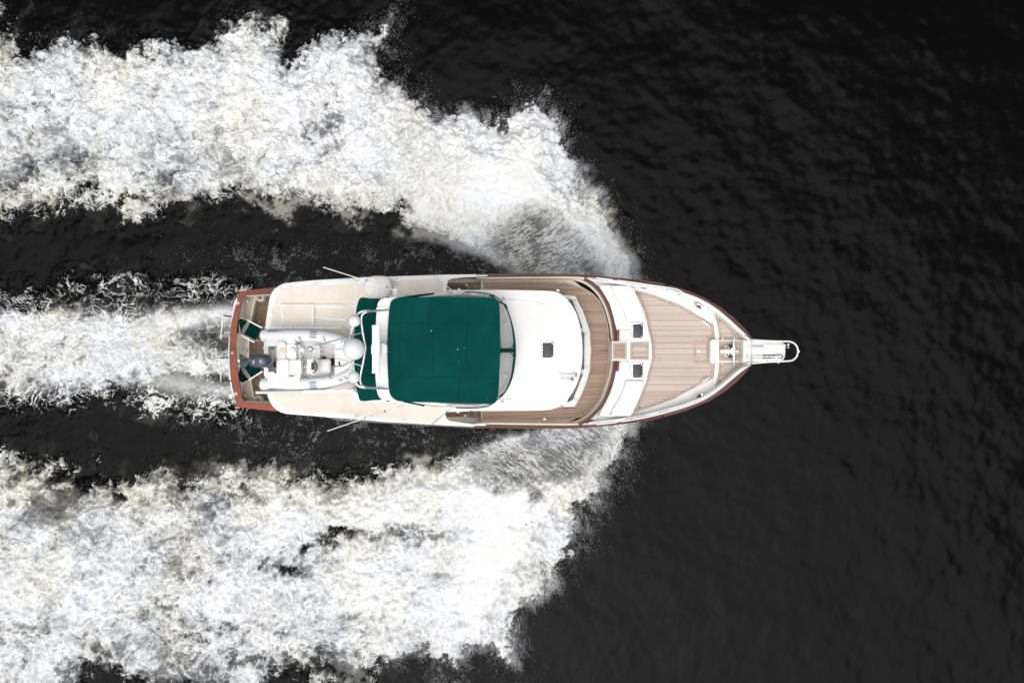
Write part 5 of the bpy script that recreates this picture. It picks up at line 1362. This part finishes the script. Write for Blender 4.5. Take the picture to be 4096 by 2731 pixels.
def tp(s_, a_, up=.004):
    """point on the tube: a_ = 0 on top, positive to the left of travel (outer side of the port tube is left)"""
    P_, T, N_ = tframe(s_); U = T.cross(N_).normalized()
    if U.z < 0: U = -U
    r_ = float(np.interp(s_, d_, rad)) + up
    return P_ + U * math.cos(a_) * r_ + N_ * math.sin(a_) * r_
def patch(name, s0, s1, a0, a1, mat, skew=0.0, up=.004, parent=din, nn=8):
    bm = bmesh.new(); g_ = []
    for i in range(nn + 1):
        row = []
        for j in range(7):
            u, v_ = i / nn, j / 6; row.append(bm.verts.new(tp(s0 + (s1 - s0) * u + skew * v_, a0 + (a1 - a0) * v_, up)))
        g_.append(row)
    for i in range(nn):
        for j in range(6): bm.faces.new((g_[i][j], g_[i + 1][j], g_[i + 1][j + 1], g_[i][j + 1]))
    return link(name, bm, mat, parent, 60)
def s_at(x, top=True):
    """arc length where the tube centreline passes pixel column x of the tube"""
    best = None
    for i, (cx_, cy_, cz_) in enumerate(pc):
        if (cy_ < 885) == top:
            e_ = abs(cx_ - x)
            if best is None or e_ < best[0]: best = (e_, d_[i])
    return best[1]
for top in (True, False):
    sg = 1    # outside of the turn is on the left for a path running port aft -> bow -> starboard aft
    q = lambda x: s_at(x, top)
    # rub strake on the outer side
    s0, s1 = q(470), q(1300)
    n_ = 40; bm = bmesh.new()
    bm_tube(bm, [tp(s0 + (s1 - s0) * i / n_, 1.45 * sg, .0) for i in range(n_ + 1)], .022, 6); link('rub_strake', bm, HGREY, din, 60)
    sk = -.05 if top else .05
    for a0, a1 in ((.55, 1.0), (.12, .43), (-.38, -.02)):
        patch('tube_patch', q(892), q(970), a0, a1, HGREY, skew=sk)
    patch('handle_patch', q(505), q(584), .62, 1.05, HGREY)
    patch('handle_grip', q(522), q(566), .74, .92, GREYM, up=.03)
    patch('logo_patch', q(600), q(688), .68, 1.05, HGREY)
    P_ = tp((q(600) + q(688)) / 2, .86, .007); 
    tl = .86 if top else -.86
    o = text('tube_logo', 'caribe', P_, .085, WPIPE, din, rz=math.pi if top else 0.0, rx=.86)
    # grab handles on the inner face
for top, x0_, x1_ in ((True, 782, 812), (True, 1008, 1030), (False, 1060, 1086)):
    ya = (672, 722) if top else (1026, 1062)
    tube('grab_handle', cr(WP(A, [(x0_, ya[0], 4.19), ((x0_+x1_)/2 - 4, sum(ya)/2, 4.2), (x1_, ya[1], 4.12)] if top else [(x0_, ya[0], 4.14), (x0_ + 8, sum(ya)/2, 4.2), (x1_, ya[1], 4.2)]), 4, False), .016, HGREY, din, 6)
text('registration', 'NJ 4092', tp(s_at(1206, False), -.25 + .5, .008) , .125, BLACK, din, rz=R(22), rx=.12)
text('registration', '92 Y', tp(s_at(1214, True), .2, .008), .125, BLACK, din, rz=R(180 - 24), rx=.12)
# hull floor and liner
prism('tender_hull', A, cr([(500,700),(800,705),(1050,720),(1200,760),(1290,820),(1310,885),(1290,955),(1200,1010),(1050,1050),(800,1062),(500,1062)], 3, True), 3.80, 3.45, GELG, din, bev=.02)
prism('transom_well', A, [(488,742),(590,742),(590,1030),(488,1030)], 3.83, 3.6, GELG, din)
prism('transom_board', A, rrect(468,742,506,1030,6), 4.12, 3.5, GEL, din, bev=.02)
lathe('filler_cap', W(*A(474, 776), 4.12), [(.045, 0), (.045, .02), (.03, .026)], VINYLW, din, 16)
def blob(name, pts, z1, z0, mat=VINYLW, bev=.04): return prism(name, A, pts, z1, z0, mat, din, bev=bev, seg=3)
blob('side_moulding', cr([(492,760),(490,715),(505,688),(540,675),(680,673),(725,680),(745,705),(752,742),(700,745),(640,740),(580,735),(580,757)], 3, True), 4.16, 3.8, GEL, .03)
blob('side_moulding', cr([(495,1050),(492,1010),(520,990),(560,992),(600,1040),(680,1045),(790,1020),(790,1060),(760,1085),(600,1090),(520,1080)], 3, True), 4.16, 3.8, GEL, .03)
blob('bench_seat', rrect(582,722,662,884,14), 4.30, 3.8)
blob('bench_back', rrect(582,880,692,1046,14), 4.33, 3.8)
blob('seat_cushion', rrect(653,745,760,882,12), 4.22, 4.0)
blob('seat_cushion', rrect(692,884,806,1022,12), 4.27, 4.0)
tube('cushion_seam', WP(A, [(762,748,4.2),(762,880,4.2)]), .006, GELG, din, 5)
blob('seat_cushion', rrect(905,757,978,876,12), 4.05, 3.8)
blob('seat_box', rrect(655,745,800,1020,10), 4.0, 3.75, GEL, .02)
blob('console', rrect(858,878,926,1012,10), 4.62, 3.8, GEL, .03)
blob('console_front', rrect(935,880,1072,1002,16), 4.15, 3.8, GELG, .03)
prism('console_door', A, rrect(982,898,1050,982,6), 4.157, 4.1, GEL, din, bev=.004)
prism('gauge_panel', A, rrect(897,908,926,974,3), 4.635, 4.6, BLACK, din, bev=.004)
prism('gauge_panel', A, rrect(846,922,860,962,4), 4.58, 4.5, GREYM, din, bev=.004)
for y in (896, 908): prism('switch', A, rrect(846,y,856,y+6,2), 4.5, 4.4, BLACK, din)
# curved tan windscreen
wo_ = [tuple(W(*A(903 + 56 * math.cos(a_), 945 + 66 * math.sin(a_)), 4.75)) for a_ in np.linspace(-1.45, 1.45, 20)]
wi_ = [tuple(W(*A(901 + 34 * math.cos(a_), 945 + 54 * math.sin(a_)), 4.90)) for a_ in np.linspace(-1.3, 1.3, 20)]
strip('tender_windscreen', wo_, wi_, .012, TAN, din)
tube('windscreen_rail', [(x, y, z - .02) for x, y, z in [tuple(W(*A(904 + 62 * math.cos(a_), 945 + 72 * math.sin(a_)), 4.72)) for a_ in np.linspace(-1.6, 1.6, 24)]], .013, WPIPE, din, 8)
# wheel, throttle
wc_ = W(*A(822, 944), 4.45); M_ = Matrix.Rotation(R(-75), 3, 'Y'); bm = bmesh.new()
bm_tube(bm, [wc_ + M_ @ Vector((.17 * math.cos(6.2832 * k / 28), .17 * math.sin(6.2832 * k / 28), 0)) for k in range(29)], .014, 8, False)
for k in range(3): bm_tube(bm, [wc_, wc_ + M_ @ Vector((.16 * math.cos(2.094 * k), .16 * math.sin(2.094 * k), 0))], .010, 6)
bm_tube(bm, [wc_, wc_ + Vector((.16, 0, -.03))], .02, 8)
link('steering_wheel', bm, STEEL, din)
tube('throttle', WP(A, [(842,1036,4.3),(870,1022,4.35),(905,1008,4.4)]), .018, GREYM, din, 8)
prism('throttle_head', A, rrect(838,1026,848,1050,2), 4.36, 4.25, simple('red_grey_grip', (.16, .10, .11), .5), din)
prism('boarding_mark', A, rrect(772,808,788,828,5), 3.83, 3.80, YEL, din)
lathe('speaker_hole', W(*A(1015, 865), 3.83), [(.055, -.03), (.055, .008), (.045, .01)], BLACK, din, 20)
blob('bow_locker', cr([(1112,745),(1180,752),(1250,790),(1290,850),(1295,900),(1270,960),(1220,1000),(1150,1030),(1105,1040),(1110,1000),(1113,900)], 3, True), 4.12, 3.8, GEL, .03)
for x, y in ((830,858),(1078,962),(954,773)): lathe('deck_screw', W(*A(x, y), 3.81), [(.018, 0), (.012, .006)], GREYM, din, 8)
for x, y in ((520,776),(530,783),(606,1058),(630,1060)): prism('cleat_fitting', A, rrect(x-5,y-4,x+5,y+4,2), 4.18, 3.84, GREYM, din)
tube('fuel_hose', cr(WP(A, [(545,905,4.3),(565,912,4.2),(577,925,4.1)]), 3, False), .022, BLACK, din, 8)
tube('fuel_hose', cr(WP(A, [(505,985,3.95),(520,1000,3.9),(545,990,3.88),(572,1018,3.9)]), 3, False), .010, BLACK, din, 6)
tube('hydraulic_ram', WP(A, [(508,790,4.0),(512,838,4.05)]), .010, GREYM, din, 6)
# chocks that carry the tender
for x in (600, 1120): prism('deck_chock', A, rrect(x-18,740,x+18,1030,6), 3.5, Z_BD, GELG, din)

# outboard, tilted up
ob = empty('outboard_motor', (0,0,0), None, None); ob.parent = din
bm = bmesh.new(); rg = []
secs = [(326,.30,.20,4.72),(335,.62,.5,4.76),(360,.86,.78,4.8),(400,.98,.95,4.84),(440,1.0,1.0,4.86),(485,.95,1.0,4.84),(520,.78,.85,4.8),(540,.52,.6,4.74),(549,.2,.25,4.70)]
for x, wy, hz, zc in secs:
    c_ = W(*A(x, 890 + (x - 440) * -.01), zc); row = []
    for k in range(24):
        a_ = 6.2832 * k / 24; e_ = .82
        cs, sn = math.cos(a_), math.sin(a_)
        row.append(bm.verts.new(c_ + Vector((0, math.copysign(abs(cs) ** e_, cs) * .212 * wy, math.copysign(abs(sn) ** e_, sn) * (.17 if sn > 0 else .22) * hz))))
    rg.append(row)
for a_, b_ in zip(rg, rg[1:]):
    for k in range(24): bm.faces.new((a_[k], a_[(k + 1) % 24], b_[(k + 1) % 24], b_[k]))
bm.faces.new(rg[0][::-1]); bm.faces.new(rg[-1])
cowl = link('engine_cowl', bm, COWL, ob, 60)
def on_cowl(x, y, up=.004):
    p = W(*A(x, y), 5.0); ok, loc, nn, i_ = cowl.ray_cast((p.x, p.y, 9), (0, 0, -1)); return Vector((p.x, p.y, (loc.z if ok else 4.9) + up))
for dy in (-30, 30):
    tube('cowl_stripe', [on_cowl(350 + i * 12, 890 + dy * (1 - .25 * abs(i - 7) / 7), .0) for i in range(15)], .006, COWLD, ob, 5)
c_ = on_cowl(414, 903, .0); box('air_intake', c_, .035, .15, .02, BLACK, ob, rz=R(5), bev=.006)
text('power_figure', '40', on_cowl(374, 902, .006), .12, WPIPE, ob, rz=R(-98))
for x, y, r_ in ((341,888,.036),(437,898,.028)):
    p = on_cowl(x, y, .004); bm = bmesh.new(); bm_tube(bm, [p + Vector((r_ * math.cos(.5236 * k), r_ * math.sin(.5236 * k), 0)) for k in range(13)], .005, 6, False)
    bm_tube(bm, [p + Vector((-r_ * .4, 0, 0)), p + Vector((r_ * .4, 0, 0))], .004, 5); bm_tube(bm, [p + Vector((0, -r_ * .5, 0)), p + Vector((0, r_ * .3, 0))], .004, 5)
    link('maker_badge', bm, HGREY if x < 400 else WPIPE, ob)
bm = bmesh.new(); bm_tube(bm, WP(A, [(345,892,4.72),(315,893,4.68),(285,896,4.62),(262,897,4.58)]), [.10,.07,.05,.035], 12); link('drive_leg', bm, COWL, ob)
prism('cavitation_plate', A, [(242,830),(262,831),(275,845),(325,872),(335,882),(333,905),(310,935),(285,962),(268,972),(258,965),(250,930),(248,900)], 4.62, 4.58, COWLD, ob, bev=.008)
bm = bmesh.new(); bm_tube(bm, WP(A, [(228,890,4.5),(234,890,4.5),(246,892,4.52),(262,894,4.54)]), [.02,.05,.055,.04], 12); link('propeller_hub', bm, WPIPE, ob)
for k in range(3):
    a_ = 2.094 * k + .5; c_ = W(*A(236, 890), 4.5); bm = bmesh.new()
    v_ = [c_ + Vector((.01 * s_, .03 * math.cos(a_ + s_ * .3) * m_, .03 * math.sin(a_ + s_ * .3) * m_)) for s_, m_ in ((-1, 1), (-1, 4), (1, 4.2), (1, 1))]
    f_ = bm.faces.new([bm.verts.new(p) for p in v_]); link('propeller_blade', bm, COWLD, ob)
prism('motor_bracket', A, rrect(486,905,560,958,6), 4.3, 3.95, COWLD, ob, bev=.01)
tube('tilt_ram', WP(A, [(450,952,4.5),(490,950,4.3)]), .02, STEEL, ob, 8)

# bow line: tangle on the floor and the lead up to the frame
rnd = random.Random(5); pts = []
for i in range(46):
    a_ = i * 1.9 + rnd.uniform(-.5, .5); pts.append((1093 + 15 * math.cos(a_) + rnd.uniform(-7, 7), 902 + 36 * math.sin(a_) + rnd.uniform(-14, 10), 3.84 + .004 * i))
pts += [(1112,940,4.13),(1118,945,4.14),(1140,942,4.14),(1152,930,4.14),(1146,908,4.14),(1152,905,4.14),(1158,925,4.14),(1154,941,4.15),(1190,936,4.2),(1230,912,4.4),(1278,890,4.75),(1285,880,5.1)]
rope = tube('bow_rope', cr(WP(A, pts), 4, False), .011, BLACK, None, 6)
tag(rope, 'tangled black bow rope lying on the white floor of the tender', 'rope')

# ================================================================== DECK CHAIRS
def chair(label, cx_, cy_, ang):
    z0 = Z_SOLE; c_ = W(*A(cx_, cy_), z0 + .45)
    root = bpy.data.objects.new('deck_chair', None); COL.objects.link(root)
    root.location = (c_.x, c_.y, z0); root.rotation_euler = (0, 0, ang)
    tag(root, label, 'chair', 'green folding chairs in the cockpit')
    # local: +x is the way the chair faces, y across
    bm = bmesh.new()
    n = 8; rows = []
    for i in range(n + 1):
        u = i / n; x = -.20 + .44 * u; row = []
        for j in range(9):
            v_ = j / 8; y = -.22 + .44 * v_; row.append(bm.verts.new((x, y, .46 - .035 * math.sin(math.pi * v_) - .012 * math.sin(math.pi * u))))
        rows.append(row)
    for a_, b_ in zip(rows, rows[1:]):
        for j in range(8): bm.faces.new((a_[j], a_[j + 1], b_[j + 1], b_[j]))
    bmesh.ops.solidify(bm, geom=list(bm.faces), thickness=.012); link('seat', bm, CANVG, root, 60)
    bm = bmesh.new(); rows = []
    for i in range(6):
        zz = .62 + .30 * i / 5; row = []
        for j in range(11):
            v_ = j / 10; y = -.27 + .54 * v_; row.append(bm.verts.new((-.235 - .05 * math.sin(math.pi * v_) - .17 * (i / 5), y, zz)))
        rows.append(row)
    for a_, b_ in zip(rows, rows[1:]):
        for j in range(10): bm.faces.new((a_[j], a_[j + 1], b_[j + 1], b_[j]))
    bmesh.ops.solidify(bm, geom=list(bm.faces), thickness=.03); link('backrest', bm, CANVG, root, 60)
    for s_ in (1, -1):
        bm = bmesh.new(); boxm(bm, (.02, s_ * .275, .66), .56, .045, .022, 0, .008); link('armrest', bm, WPIPE, root)
        bm = bmesh.new(); bm_tube(bm, [(-.24, s_ * .262, .36), (-.24, s_ * .262, .62), (-.41, s_ * .275, .93)], .014, 8); link('back_post', bm, WPIPE, root)
        bm = bmesh.new(); bm_tube(bm, [(.02, s_ * .24, .01), (.24, s_ * .24, .46), (.25, s_ * .26, .65)], .013, 8); link('leg', bm, WPIPE, root)
        bm = bmesh.new(); bm_tube(bm, [(.26, s_ * .25, .01), (-.22, s_ * .23, .46)], .013, 8); link('leg', bm, WPIPE, root)
        bm = bmesh.new(); bm_tube(bm, [(-.22, s_ * .235, .46), (.25, s_ * .235, .46)], .012, 8); link('seat_rail', bm, STEEL, root)
        bm = bmesh.new(); bm_tube(bm, [(.0, s_ * .30, .20), (.0, s_ * .40, .20)], .022, 8); link('side_foot', bm, GREYM, root)
    return root
chair('green canvas folding armchair with white arms, in clear view beside the cream transom locker', 362, 622, R(-28))
chair('green canvas folding armchair half hidden under the tilted outboard motor', 362, 968, R(34))
